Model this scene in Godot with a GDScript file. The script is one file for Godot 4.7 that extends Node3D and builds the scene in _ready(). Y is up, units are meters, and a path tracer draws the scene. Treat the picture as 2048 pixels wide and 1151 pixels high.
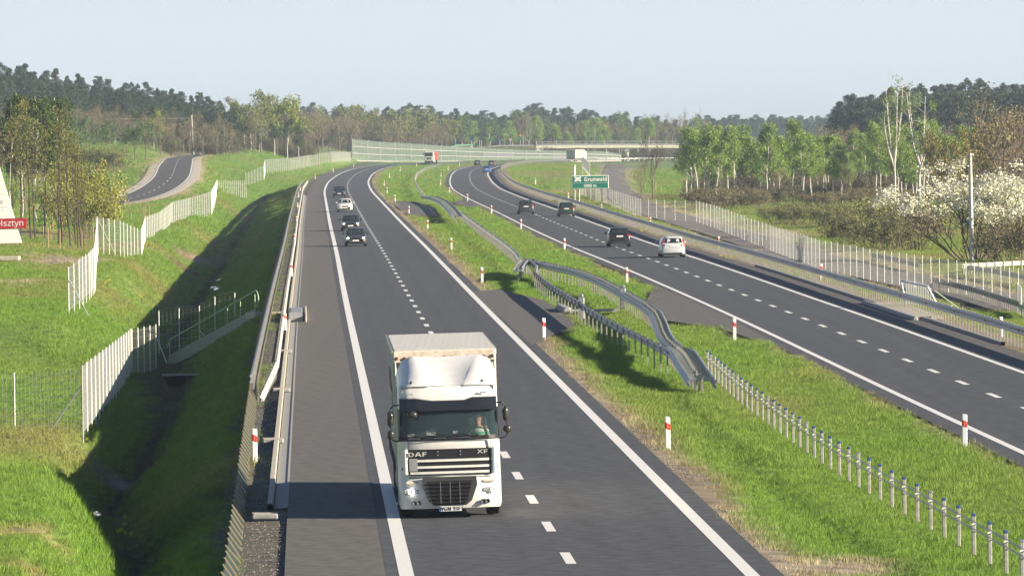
extends Node3D
# A motorway seen through a long lens from a bridge. y up, metres; the road runs towards -z.

const LENS := 14000.0     # focal length in pixels of the 2048-pixel-wide photograph
const EYE := 9.3          # the camera's height over the carriageway
var cam: Camera3D
var rng := RandomNumberGenerator.new()
var used := {}
var M := {}
var noise := FastNoiseLite.new()


class Geo:
	var v := PackedVector3Array()
	var c := PackedColorArray()
	var color := Color.WHITE
	func tri(a: Vector3, b: Vector3, d: Vector3) -> void:
		v.append(a); v.append(b); v.append(d)
		c.append(color); c.append(color); c.append(color)
	func quad(a: Vector3, b: Vector3, d: Vector3, e: Vector3) -> void:
		tri(a, b, d); tri(a, d, e)
	func ring_strip(r: Array, s: Array, closed := true) -> void:
		var n: int = r.size()
		for i in (n if closed else n - 1):
			var j: int = (i + 1) % n
			quad(r[i], r[j], s[j], s[i])
	func fan(r: Array) -> void:
		var m := Vector3.ZERO
		for p in r: m += p
		m /= r.size()
		for i in r.size(): tri(m, r[i], r[(i + 1) % r.size()])
	func loft(rings: Array, caps := true) -> void:
		for i in rings.size() - 1: ring_strip(rings[i], rings[i + 1])
		if caps:
			fan(rings[0]); fan(rings[-1])
	func box(at: Vector3, size: Vector3, b := Basis()) -> void:
		var h := size / 2
		var p := []
		for y in [-1, 1]:
			for q in [[-1, -1], [1, -1], [1, 1], [-1, 1]]:
				p.append(at + b * Vector3(h.x * q[0], h.y * y, h.z * q[1]))
		loft([p.slice(0, 4), p.slice(4, 8)])
	func rbox(at: Vector3, size: Vector3, r: float, b := Basis()) -> void:
		var h := size / 2
		var rings := []
		for q in [[-h.y, r], [-h.y + r, 0.0], [h.y - r, 0.0], [h.y, r]]:
			var x: float = h.x - q[1]
			var z: float = h.z - q[1]
			var ring := []
			for e in [[x, z - r], [x - r, z], [-x + r, z], [-x, z - r], [-x, -z + r], [-x + r, -z], [x - r, -z], [x, -z + r]]:
				ring.append(at + b * Vector3(e[0], q[0], e[1]))
			rings.append(ring)
		loft(rings)
	func tube(pts: Array, r0: float, r1 := -1.0, sides := 6, caps := true) -> void:
		if r1 < 0.0: r1 = r0
		var rings := []
		for i in pts.size():
			var t: Vector3 = (pts[mini(i + 1, pts.size() - 1)] - pts[maxi(i - 1, 0)]).normalized()
			var a := t.cross(Vector3.UP if absf(t.y) < 0.9 else Vector3.RIGHT).normalized()
			var b := t.cross(a)
			var r: float = lerpf(r0, r1, float(i) / maxf(pts.size() - 1, 1))
			var ring := []
			for k in sides: ring.append(pts[i] + (a * cos(TAU * k / sides) + b * sin(TAU * k / sides)) * r)
			rings.append(ring)
		loft(rings, caps)
	func lathe(prof: Array, axis: Vector3, at: Vector3, sides := 16) -> void:   # prof: [along the axis, radius]
		var a := axis.cross(Vector3.UP if absf(axis.y) < 0.9 else Vector3.RIGHT).normalized()
		var b := axis.cross(a)
		var rings := []
		for q in prof:
			var ring := []
			for k in sides: ring.append(at + axis * q[0] + (a * cos(TAU * k / sides) + b * sin(TAU * k / sides)) * q[1])
			rings.append(ring)
		loft(rings)
	func prism(poly: Array, z0: float, z1: float) -> void:   # a polygon of Vector2 between two z
		var p2 := PackedVector2Array(poly)
		var idx := Geometry2D.triangulate_polygon(p2)
		for z in [z0, z1]:
			for i in range(0, idx.size(), 3):
				tri(Vector3(p2[idx[i]].x, p2[idx[i]].y, z), Vector3(p2[idx[i + 1]].x, p2[idx[i + 1]].y, z), Vector3(p2[idx[i + 2]].x, p2[idx[i + 2]].y, z))
		for i in p2.size():
			var a := p2[i]
			var b := p2[(i + 1) % p2.size()]
			quad(Vector3(a.x, a.y, z0), Vector3(b.x, b.y, z0), Vector3(b.x, b.y, z1), Vector3(a.x, a.y, z1))
	func sweep(pts: Array, prof: Array, closed := false) -> void:   # prof: Vector2(to the right of the way, up)
		var last := []
		for i in pts.size():
			var t: Vector3 = pts[mini(i + 1, pts.size() - 1)] - pts[maxi(i - 1, 0)]
			t.y = 0
			var n := t.normalized().cross(Vector3.UP)
			var ring := []
			for q in prof: ring.append(pts[i] + n * q.x + Vector3.UP * q.y)
			if i: ring_strip(last, ring, closed)
			last = ring
	func mesh(smooth := false) -> ArrayMesh:
		if smooth:
			var st := SurfaceTool.new()
			st.begin(Mesh.PRIMITIVE_TRIANGLES)
			st.set_smooth_group(0)
			for i in v.size():
				st.set_color(c[i])
				st.add_vertex(v[i])
			st.generate_normals()
			st.index()
			return st.commit()
		var n := PackedVector3Array()
		n.resize(v.size())
		for i in range(0, v.size(), 3):
			var k := (v[i] - v[i + 2]).cross(v[i] - v[i + 1])
			k = k.normalized() if k.length_squared() > 1e-20 else Vector3.UP
			n[i] = k; n[i + 1] = k; n[i + 2] = k
		var arr := []
		arr.resize(Mesh.ARRAY_MAX)
		arr[Mesh.ARRAY_VERTEX] = v
		arr[Mesh.ARRAY_NORMAL] = n
		arr[Mesh.ARRAY_COLOR] = c
		var am := ArrayMesh.new()
		if v.size(): am.add_surface_from_arrays(Mesh.PRIMITIVE_TRIANGLES, arr)
		return am


# ---------------------------------------------------------------- names, labels, materials
func numbered(s: String) -> String:
	var n: int = used.get(s, 0)
	used[s] = n + 1
	return s if n == 0 else "%s_%03d" % [s, n]


func tag(o: Node, label := "", category := "", group := "", kind := "") -> Node:
	if label: o.set_meta("label", label)
	if category: o.set_meta("category", category)
	if group: o.set_meta("group", group)
	if kind: o.set_meta("kind", kind)
	return o


func thing(called: String, label: String, category: String, at := Vector3.ZERO, b := Basis(), group := "") -> Node3D:
	var o := Node3D.new()
	o.name = numbered(called)
	add_child(o, true)
	o.transform = Transform3D(b, at)
	tag(o, label, category, group)
	return o


func part(called: String, g, m: Material, parent: Node = self, tr := Transform3D(), smooth := false) -> MeshInstance3D:
	var o := MeshInstance3D.new()
	o.name = numbered(called) if parent == self else called
	o.mesh = g.mesh(smooth) if g is Geo else g
	o.material_override = m
	o.transform = tr
	parent.add_child(o, true)
	return o


func struct(called: String, g, m: Material, label := "", parent: Node = self) -> MeshInstance3D:
	var o := part(called, g, m, parent)
	tag(o, label, "", "", "structure")
	return o


func dup(o: Node3D, label: String, at: Vector3, b := Basis(), group := "") -> Node3D:
	var r: Node3D = o.duplicate()
	var s := String(o.name)
	r.name = numbered(s if not s.right(4).begins_with("_") else s.left(-4))
	add_child(r, true)
	r.transform = Transform3D(b, at)
	tag(r, label, "", group)
	return r


func lin(r: float, g: float, b: float) -> Color:
	return Color(r, g, b).linear_to_srgb()


func mat(r: float, g: float, b: float, rough := 0.8, metal := 0.0) -> StandardMaterial3D:
	var m := StandardMaterial3D.new()
	m.albedo_color = lin(r, g, b)
	m.roughness = rough
	m.metallic = metal
	m.cull_mode = BaseMaterial3D.CULL_DISABLED
	return m


func paint(r: float, g: float, b: float, rough := 0.35) -> StandardMaterial3D:
	var m := mat(r, g, b, rough)
	m.clearcoat_enabled = true
	m.clearcoat = 0.35
	m.clearcoat_roughness = 0.08
	return m


func grain(m: StandardMaterial3D, lo: float, hi: float, freq: float, tile: float, warm := 0.0, oct := 4, bump := 0.0) -> StandardMaterial3D:
	var t := NoiseTexture2D.new()
	t.width = 512; t.height = 512; t.seamless = true
	var n := FastNoiseLite.new()
	n.seed = M.size() * 7 + 3
	n.frequency = freq
	n.fractal_octaves = oct
	t.noise = n
	var ramp := Gradient.new()
	ramp.set_color(0, Color(lo, lo * (1.0 - warm), lo * (1.0 - 2.0 * warm)))
	ramp.set_color(1, Color(hi, hi, hi))
	t.color_ramp = ramp
	m.albedo_texture = t
	m.uv1_triplanar = true
	m.uv1_world_triplanar = true
	m.uv1_scale = Vector3.ONE / tile
	return m


func glow(r: float, g: float, b: float, e: float) -> StandardMaterial3D:
	var m := mat(r, g, b, 0.2)
	m.emission_enabled = true
	m.emission = lin(r, g, b)
	m.emission_energy_multiplier = e
	return m


# ---------------------------------------------------------------- places read from the photograph
func ray(x: float, y: float) -> Vector3:
	return cam.basis * Vector3((x - 1024.0) / LENS, (575.5 - y) / LENS, -1.0)


func at(x: float, y: float, h := 0.0) -> Vector3:       # where the line of sight through a photo point meets height h
	var d := ray(x, y)
	return cam.position + d * ((h - EYE) / d.y)


func atd(x: float, y: float, dist: float) -> Vector3:   # the same at a known distance
	var d := ray(x, y)
	return cam.position + d * (dist / -d.z)


func spots(list: Array, h := 0.0) -> Array:
	var out := []
	for p in list: out.append(at(p[0], p[1], p[2] if p.size() > 2 else h))
	return out


func smooth(p: Array, step: float, times := 12) -> Array:  # evenly spaced points along the way, its corners rounded off
	return soften(even(p, step), times)


func even(p: Array, step: float) -> Array:
	var out := [p[0]]
	var left := step
	for i in p.size() - 1:
		var a: Vector3 = p[i]
		var l: float = a.distance_to(p[i + 1])
		var done := 0.0
		while l - done >= left:
			done += left
			out.append(a.lerp(p[i + 1], done / l))
			left = step
		left -= l - done
	if out[-1].distance_to(p[-1]) > step * 0.3: out.append(p[-1])
	return out


func soften(p: Array, times: int) -> Array:
	var q := p.duplicate()
	for k in times:
		var r := q.duplicate()
		for i in range(1, q.size() - 1): r[i] = (q[i - 1] + q[i] * 2.0 + q[i + 1]) / 4.0
		q = r
	return q


func beside(p: Array, d) -> Array:                       # the way moved d to its right (a number, or a function of the distance)
	var out := []
	for i in p.size():
		var t: Vector3 = p[mini(i + 1, p.size() - 1)] - p[maxi(i - 1, 0)]
		t.y = 0
		var w: float = d.call(-p[i].z) if d is Callable else d
		out.append(p[i] + t.normalized().cross(Vector3.UP) * w)
	return out


func raised(p: Array, h: float) -> Array:
	var out := []
	for q in p: out.append(q + Vector3.UP * h)
	return out


func strip(a: Array, b: Array, g: Geo = null) -> Geo:
	if g == null: g = Geo.new()
	for i in mini(a.size(), b.size()) - 1: g.quad(a[i], b[i], b[i + 1], a[i + 1])
	return g


func tab(xs: Array, ys: Array, x: float) -> float:
	if x <= xs[0]: return ys[0]
	for i in xs.size() - 1:
		if x < xs[i + 1]: return lerpf(ys[i], ys[i + 1], (x - xs[i]) / (xs[i + 1] - xs[i]))
	return ys[-1]


func facing(dir: Vector3) -> Basis:                      # a basis whose +z looks along dir, level
	dir.y = 0
	dir = dir.normalized()
	return Basis(Vector3.UP.cross(dir), Vector3.UP, dir)


func lettering(called: String, s: String, height: float, m: Material, parent: Node, tr: Transform3D, bold := true, wide := 1.0, depth := 0.01) -> MeshInstance3D:
	var t := TextMesh.new()
	var f := SystemFont.new()
	f.font_names = PackedStringArray(["Droid Sans"])
	if bold: f.font_weight = 700
	t.font = f
	t.text = s
	t.font_size = 48
	t.pixel_size = height / 34.0
	t.depth = depth
	return part(called, t, m, parent, tr * Transform3D(Basis.from_scale(Vector3(wide, 1, 1)), Vector3.ZERO))


# ---------------------------------------------------------------- the lie of the land
var AL := []    # edge lines of the left and right carriageway, in plan
var BL := []
var ax := [[], []]      # edge line x by distance
var bx := [[], []]
var lane_road := []     # the local road on the left: centre line with its heights
var service := []       # the service road on the right
var DD := [120, 160, 180, 205, 225, 245, 300, 335, 350, 375, 410, 500, 700, 900, 1080, 1180, 1260, 1500, 1750, 2200]
var OB := [-3.0, -3.3, -3.9, -5.0, -5.6, -5.4, -5.3, -5.3, -5.8, -6.3, -7.0, -7.5, -7.5, -7.5, -7.5, -7, -3.5, -3.2, -3.2, -3.2]
var OF := [-3.4, -3.7, -4.4, -5.6, -6.3, -6.0, -6.2, -7.4, -8.4, -8.2, -8.2, -8.4, -8.4, -8.4, -8.2, -7.8, -4, -3.6, -3.6, -3.6]
var HB := [-1.1, -1.3, -1.8, -2.4, -2.9, -3, -3, -3, -3, -3.2, -3.5, -3.6, -3.5, -3.2, -2.6, -1.5, -.35, -.2, -.1, 0]
var OT := [-4.6, -5.1, -6.2, -7.8, -8.6, -8.0, -9, -11.5, -12.6, -13, -13, -13, -13, -13, -12.5, -11, -9.5, -8, -6, -6]
var HT := [1.2, 1.1, .7, -.5, -1.2, -1.1, -1.7, -1.9, -.5, -.1, 0, -.2, -.4, -.3, -.6, -.3, .6, 1.6, 2.0, .5]
var HN := [1.9, 1.7, 1.2, .1, 0, 0, -.1, .1, .5, .7, .9, 1.1, .7, .3, 2.5, 4, 4.4, 4.6, 4.5, 3]
var mounds := []        # [centre, half-width x, half-length z, height]
var paved := []         # outlines of the paved openings in the median
var bare := []          # [centre, rx, rz, colour]
var line_w := func(d: float) -> float: return tab([150, 370, 620, 1000, 1400], [6.15, 6.15, 6.9, 7.2, 7.2], d)


func edge_l(d: float) -> float: return tab(ax[0], ax[1], clampf(d, 120, 1700)) - 2.55
func edge_r(d: float) -> float: return tab(bx[0], bx[1], clampf(d, 120, 1600)) + line_w.call(d) + 2.1


func sm(a: float, b: float, x: float) -> float: return smoothstep(a, b, x)


func land(x: float, d: float) -> float:
	var ol := x - edge_l(d)
	var orr := x - edge_r(d)
	var h := -0.06
	if ol < 0.0:
		var crest := -1.7
		var ob := tab(DD, OB, d)
		var of := tab(DD, OF, d)
		var hb := tab(DD, HB, d)
		var ot := tab(DD, OT, d)
		var ht := tab(DD, HT, d)
		if ol > crest: h = lerpf(-0.05, -0.1, ol / crest)
		elif ol > ob: h = lerpf(-0.1, hb, pow((crest - ol) / (crest - ob), 1.12))
		elif ol > of: h = hb
		elif ol > ot: h = lerpf(hb, ht, sm(0.0, 1.0, (of - ol) / (of - ot)) * 0.5 + 0.5 * (of - ol) / (of - ot))
		else: h = lerpf(ht, tab(DD, HN, d), sm(ot, -26.0, ol))
		if ol < crest: h += noise.get_noise_2d(x * 1.7, d * 0.5) * 0.28 * sm(0, -4, ol - crest)
		h += 9.0 * sm(50, 125, -x) * sm(1100, 1600, d) + 1.5 * sm(1700, 2400, d) * sm(20, 60, -x)
	elif orr > 0.0:
		h = tab([0, 1.6, 5, 9, 25, 60, 200], [-.05, -.1, -1.3, -1.8, -1.9, -1.5, 0.6], orr)
		h = lerpf(h, -0.06, sm(1250, 1500, d) * (1.0 - sm(12, 30, orr)))
		h += noise.get_noise_2d(x * 1.3, d * 0.4) * 0.3 * sm(3, 7, orr)
		h += 2.0 * sm(60, 140, x) * sm(1300, 1900, d)
	for m in mounds:
		var q: Vector3 = m[0]
		var e := Vector2((x - q.x) / m[1], (-d - q.z) / m[2]).length_squared()
		if e < 6.0: h += m[3] * exp(-e) * (sm(2.0, 5.0, orr) if orr > 0.0 else sm(-2.0, -5.0, ol))
	h = graded(h, x, d, lane_road, 3.1, 8.0)
	return graded(h, x, d, service, 3.2, 7.0)


func graded(h: float, x: float, d: float, way: Array, inner: float, outer: float) -> float:
	if way.is_empty() or d < -way[0].z - 40.0 or x < way[0].x - 60.0 and x < way[-1].x - 60.0: return h
	var best := 1e9
	var y := 0.0
	for i in way.size() - 1:
		var a: Vector3 = way[i]
		var b: Vector3 = way[i + 1]
		var ab := Vector2(b.x - a.x, b.z - a.z)
		var t := clampf(Vector2(x - a.x, -d - a.z).dot(ab) / maxf(ab.length_squared(), 1e-6), 0, 1)
		var r := Vector2(x - a.x - ab.x * t, -d - a.z - ab.y * t).length()
		if r < best:
			best = r
			y = lerpf(a.y, b.y, t)
	return lerpf(y - 0.12, h, sm(inner, outer, best))


func way_gap(x: float, d: float, way: Array) -> float:
	var best := 1e9
	for i in range(0, way.size() - 1):
		var a: Vector3 = way[i]
		if absf(a.z + d) > 30.0: continue
		best = minf(best, Geometry2D.get_closest_point_to_segment(Vector2(x, -d), Vector2(a.x, a.z), Vector2(way[i + 1].x, way[i + 1].z)).distance_to(Vector2(x, -d)))
	return best


const GREEN := Color(.135, .255, .03)
const DRY := Color(.25, .23, .09)
const EARTH := Color(.25, .195, .13)
const SAND := Color(.36, .30, .22)
const GRIT := Color(.10, .095, .088)
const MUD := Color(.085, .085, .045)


func ground_colour(x: float, d: float) -> Color:         # what covers the ground there; alpha: how much grass stands on it
	var ol := x - edge_l(d)
	var orr := x - edge_r(d)
	var n := noise.get_noise_2d(x * 3.0, d * 0.9)
	var n2 := noise.get_noise_2d(x * 0.9 + 400, d * 0.22)
	var c := GREEN.lerp(Color(.16, .25, .04), clampf(0.5 + n2 * 1.6, 0, 1))
	c.a = 1.0
	var dry := 0.0
	if ol < 0.0:
		dry = sm(0.22, 0.6, n2 + 0.25 * n) * 0.6
		if ol > -1.8:
			c = GRIT.lerp(GREEN, sm(0.1, 0.5, n + (-1.35 - ol) * 0.8))
			c.a = sm(0.2, 0.6, n + (-1.35 - ol) * 0.8)
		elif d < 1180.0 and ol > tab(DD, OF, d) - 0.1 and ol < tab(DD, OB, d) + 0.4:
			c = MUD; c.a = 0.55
	elif orr > 0.0:
		dry = sm(0.1, 0.5, n2 + 0.35 * n) * 0.6
		if orr < 2.4:
			c = EARTH.lerp(GREEN, sm(0.0, 0.5, n)); c.a = sm(0.1, 0.5, n)
		elif orr > 6.0 and d < 1150.0:
			dry = clampf(dry + 0.25, 0, 1)
	else:
		var from_a := ol - 10.75
		var from_b: float = edge_r(d) - line_w.call(d) - 2.1 - 0.55 - x
		var near := minf(from_a, from_b) + n * 0.7
		var t := sm(.85, -0.1, near) if d < 1700.0 else 0.0
		c = c.lerp(EARTH.lerp(SAND, clampf(0.5 + n * 1.5, 0, 1)), t)
		c.a = 1.0 - t if near > -0.15 and minf(from_a, from_b) > -0.1 else 0.0
		dry = sm(0.35, 0.8, n2 + 0.4 * n) * 0.4
	var a := c.a
	c = c.lerp(DRY, dry)
	c.a = a * (1.0 - 0.6 * dry)
	if ol < -14.0 and d > 780.0:
		var gap := way_gap(x, d, lane_road)
		var t := sm(4.7, 3.9, gap + n * 1.0)
		a = c.a
		c = c.lerp(SAND, t)
		c.a = a * (1.0 - t)
	elif orr > 3.0:
		var gap := way_gap(x, d, service)
		var t := sm(4.2, 2.9, gap + n * 1.5)
		a = c.a
		c = c.lerp(Color(.36, .31, .25), t)
		c.a = a * (1.0 - t)
	for poly in paved:
		if Geometry2D.is_point_in_polygon(Vector2(x, -d), poly):
			c = GRIT
			c.a = 0.0
	for b in bare:
		var q: Vector3 = b[0]
		var e := Vector2((x - q.x) / b[1], (-d - q.z) / b[2]).length() + n * 1.1 + 0.12
		var t := sm(1.15, 0.7, e)
		a = c.a
		c = c.lerp(b[3], t)
		c.a = a * (1.0 - t)
	return c


var crossings := [["paved_crossing", [[935, 583], [1000, 579], [1090, 601], [1130, 628], [1150, 650], [1062, 690], [1010, 642]], "paved crossing through the grass left of the steel rails"],
	["paved_crossing", [[1290, 607], [1310, 570], [1440, 625], [1560, 690], [1500, 676], [1440, 656], [1335, 641], [1320, 650]], "paved crossing between the steel rails and the right carriageway"],
	["paved_crossing", [[782, 402], [830, 403], [870, 416], [880, 432], [820, 431], [797, 416]], "far paved crossing beside the small steel rail"],
	["paved_crossing", [[900, 404], [925, 400], [968, 411], [940, 416]], "far paved crossing before the curve of the right carriageway"]]


func lay_out() -> void:
	for q in crossings:
		var poly := PackedVector2Array()
		for s in spots(q[1]): poly.append(Vector2(s.x, s.z))
		paved.append(poly)
	AL = smooth(spots([[848, 1300], [812, 1151], [785, 1030], [757, 900], [735, 800], [713, 700], [691, 600], [672, 500], [660, 450], [651, 400], [648, 382.5], [654, 366], [663, 358], [674, 350], [687, 344], [705, 338], [724, 333.6], [756, 329.5], [800, 326.8], [860, 324.8], [940, 323], [1040, 321], [1150, 319.5], [1300, 317]]), 8.0, 30)
	BL = smooth(spots([[2620, 1170], [2180, 963], [2048, 906], [1980, 876], [1700, 743], [1460, 628], [1250, 536], [1130, 489], [1040, 447], [985, 419], [940, 399], [905, 379], [899, 365], [902, 350], [912, 340], [945, 331], [1000, 327.2], [1060, 325], [1140, 323], [1250, 321.4], [1320, 320.6]]), 8.0, 30)
	for q in [[AL, ax], [BL, bx]]:
		var last := 0.0
		for p in q[0]:
			if -p.z > last + 4.0:
				last = -p.z
				q[1][0].append(last)
				q[1][1].append(p.x)
	var c := [[20, 432, 0.0], [110, 421, 0.1], [200, 408, 0.2], [265, 398, 0.5]]
	lane_road = spots(c)
	for q in [[318, 377, 990], [343, 357, 1015], [350, 332, 1100], [358, 316, 1320], [385, 310.5, 1460], [440, 306, 1560]]: lane_road.append(atd(q[0], q[1], q[2]))
	lane_road = smooth(lane_road, 9.0, 10)
	service = smooth(spots([[2080, 618], [1950, 590], [1850, 566], [1760, 546], [1660, 524], [1590, 506], [1500, 478], [1410, 452], [1325, 428], [1262, 404], [1232, 380], [1226, 350], [1232, 328]], -1.75), 9.0, 10)
	for m in [[1385, 447, -1.6, 5.0, 26, 1.7], [1112, 366, -.6, 4.0, 70, 1.5], [250, 575, -1.2, 2.6, 22, .7], [70, 640, 0, 4, 14, .5], [1850, 600, -1.8, 2.5, 8, .9]]:
		mounds.append([at(m[0], m[1], m[2]), m[3], m[4], m[5]])
	for b in [[1530, 1130, 0, 1.5, 9, SAND], [1640, 1140, 0, 2.0, 4.5, SAND], [1440, 1075, 0, .7, 7, EARTH], [1610, 516, -1.8, 6, 44, Color(.42, .36, .29)], [1500, 470, -1.8, 4.5, 60, Color(.42, .37, .29)], [1385, 436, -1.6, 5, 70, Color(.42, .37, .29)],
			[30, 545, .9, 2.2, 9, SAND], [125, 500, .9, 2.6, 14, SAND], [240, 915, -1.9, 1.1, 5, Color(.2, .17, .15)], [330, 660, -3, 2.4, 6, Color(.13, .1, .07)], [390, 490, -1.2, 1.2, 40, EARTH], [375, 528, -2, 1.0, 22, Color(.17, .13, .08)],
			[60, 1060, 1.2, .9, 3, DRY], [70, 1125, 1.3, .8, 2.5, DRY], [1700, 536, -1.8, 4.5, 24, Color(.36, .31, .25)], [1180, 375, -1, 2.5, 60, DRY], [45, 470, 0.7, 6, 30, Color(.2, .2, .09)]]:
		bare.append([at(b[0], b[1], b[2]), b[3], b[4], b[5]])


var grid := []          # rows of [Vector3, Color] that the grass is sown on
var rows := []


func terrain() -> void:
	var d := 122.0
	while d < 4600.0:
		rows.append(d)
		d += clampf(d * 0.014, 2.2, 60.0)
	var left := [-600, -420, -300, -220, -160, -120, -95, -78, -66, -57, -50, -45, -41, -37, -34, -31, -28.5, -26.5, -25, -23.5, -22, -20.5, -19, -18]
	for i in 35: left.append(-17.5 + i * 0.5)
	var right := []
	for i in 20: right.append(0.5 * i)
	right.append_array([10.2, 11, 12, 13, 14, 15.5, 17, 19, 21, 23, 25, 28, 31, 35, 40, 46, 53, 62, 72, 85, 100, 120, 150, 190, 250, 340, 480, 640])
	for dd in rows:
		var row := []
		var l := edge_l(dd)
		var r := edge_r(dd)
		var xs := []
		for o in left: xs.append(l + o)
		var m0: float = l + 10.0
		var m1: float = r - line_w.call(dd) - 2.7
		xs.append(l + 5.0)
		for i in 25: xs.append(lerpf(m0, m1, i / 24.0))
		xs.append((m1 + r) / 2)
		for o in right: xs.append(r + o)
		for x in xs:
			var h := land(x, dd)
			if x > m0 and x < m1: h = -0.03 - 0.22 * sin(PI * (x - m0) / (m1 - m0)) + noise.get_noise_2d(x * 2, dd) * 0.05
			row.append([Vector3(x, h, -dd), ground_colour(x, dd)])
		grid.append(row)
	var v := PackedVector3Array()
	var c := PackedColorArray()
	var idx := PackedInt32Array()
	var w: int = grid[0].size()
	for row in grid:
		for q in row:
			v.append(q[0])
			var k: Color = q[1]
			k.a = 1.0
			c.append(k)
	for i in grid.size() - 1:
		for j in w - 1:
			var a := i * w + j
			for k in [a, a + w, a + 1, a + 1, a + w, a + w + 1]: idx.append(k)
	var st := SurfaceTool.new()
	var arr := []
	arr.resize(Mesh.ARRAY_MAX)
	arr[Mesh.ARRAY_VERTEX] = v
	arr[Mesh.ARRAY_COLOR] = c
	arr[Mesh.ARRAY_INDEX] = idx
	st.create_from_arrays(arr)
	st.generate_normals()
	tag(part("ground", st.commit(), M.soil), "green and bare earth ground along both sides of the motorway", "", "", "structure")


func ground_at(x: float, d: float) -> float:
	var l := edge_l(d)
	if x > l + 10.0 and x < edge_r(d) - line_w.call(d) - 2.7:
		var m0 := l + 10.0
		var m1: float = edge_r(d) - line_w.call(d) - 2.7
		return -0.03 - 0.22 * sin(PI * (x - m0) / (m1 - m0))
	return land(x, d)


func on_ground(x: float, y: float, guess := 0.0) -> Vector3:   # where the line of sight meets the land
	var p := at(x, y, guess)
	for i in 10:
		var h := ground_at(p.x, -p.z)
		p = at(x, y, lerpf(p.y, h, 0.6))
	p.y = ground_at(p.x, -p.z)
	return p


func worn(way: Array, a: float, b: float, lanes: float) -> Geo:   # a carriageway whose wheel tracks are polished darker and whose lane centres carry oil
	var g := Geo.new()
	var n := 34
	var across := []
	for k in n + 1: across.append(beside(way, lerpf(a, b, float(k) / n)))
	for i in way.size() - 1:
		for k in n:
			var o := lerpf(a, b, (k + .5) / n)
			var u := fposmod(o, lanes / 2) / (lanes / 2)
			var t := exp(-pow((u - .26) / .09, 2)) + exp(-pow((u - .74) / .09, 2))
			var c := exp(-pow((u - .5) / .1, 2))
			var w := 1.03 - .1 * t - .06 * c + .05 * noise.get_noise_2d(i * 9.0, k * 2.0)
			if int(i / 23) % 5 == 2 and o > lanes / 2: w *= .95
			g.color = Color(w, w, w)
			g.quad(across[k][i], across[k + 1][i], across[k + 1][i + 1], across[k][i + 1])
	return g


func roads() -> void:
	var a := struct("road", worn(AL, -0.42, 7.75, 7.1), M.asphalt, "dark asphalt left carriageway curving away to the far noise wall")
	struct("hard_shoulder", strip(beside(AL, -2.55), beside(AL, -0.425)), M.shoulder, "brownish asphalt hard shoulder left of the left carriageway")
	var b := struct("road", worn(BL, -0.8, 6.55, 6.15), M.asphalt, "dark asphalt right carriageway where cars drive away")
	struct("hard_shoulder", strip(beside(BL, 6.555), beside(BL, func(d): return line_w.call(d) + 2.1)), M.shoulder, "asphalt hard shoulder beside the long steel rail")
	for q in [[a, AL, 7.1, 0.31], [b, BL, line_w, 0.24]]:
		var way: Array = q[1]
		var wide: float = q[3]
		var w = q[2]
		struct("edge_line", strip(raised(beside(way, -wide / 2), .006), raised(beside(way, wide / 2), .006)), M.white_line, "", q[0])
		struct("edge_line", strip(raised(beside(way, (func(d): return w.call(d) - 0.12) if w is Callable else w - 0.15), .006), raised(beside(way, (func(d): return w.call(d) + 0.12) if w is Callable else w + 0.15), .006)), M.white_line, "", q[0])
		var mid := even(beside(way, (func(d): return w.call(d) * 0.5) if w is Callable else w * 0.5), 4.0)
		var n := 0
		for i in range(0, mid.size() - 1, 3):
			n += 1
			if n > 155: break
			var one := [mid[i], mid[i + 1]]
			struct("lane_dash", strip(raised(beside(one, -0.11), .006), raised(beside(one, 0.11), .006)), M.white_line, "", q[0])
	# the openings in the central reserve, paved
	for q in crossings:
		var g := Geo.new()
		var p2 := PackedVector2Array()
		for s in spots(q[1]): p2.append(Vector2(s.x, s.z))
		var idx := Geometry2D.triangulate_polygon(p2)
		for i in range(0, idx.size(), 3): g.tri(Vector3(p2[idx[i]].x, .004, p2[idx[i]].y), Vector3(p2[idx[i + 1]].x, .004, p2[idx[i + 1]].y), Vector3(p2[idx[i + 2]].x, .004, p2[idx[i + 2]].y))
		struct(q[0], g, M.shoulder, q[2])
	# local road on the left with its pale shoulders, service road on the right
	var l := struct("local_road", strip(beside(lane_road, -2.75), beside(lane_road, 2.75)), M.asphalt_far, "narrow asphalt local road winding uphill to the trees")
	for s in [-2.6, 2.6]: struct("edge_line", strip(raised(beside(lane_road, s - .1), .01), raised(beside(lane_road, s + .1), .01)), M.white_line, "", l)
	var mid := even(lane_road, 4.0)
	for i in range(30, mini(mid.size() - 1, 150), 3): struct("lane_dash", strip(raised(beside([mid[i], mid[i + 1]], -.07), .01), raised(beside([mid[i], mid[i + 1]], .07), .01)), M.white_line, "", l)
	for s in [-1.0, 1.0]: struct("verge", strip(raised(beside(lane_road, s * 2.76), -.04), raised(beside(lane_road, s * 4.1), -.07)), M.pale_grit, "pale grit verge along the local road" + (" on its uphill side" if s < 0 else " on its downhill side"))
	struct("service_road", strip(beside(service, -2.6), beside(service, 2.6)), M.service, "worn grey service road beyond the wire fence on the right")


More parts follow.
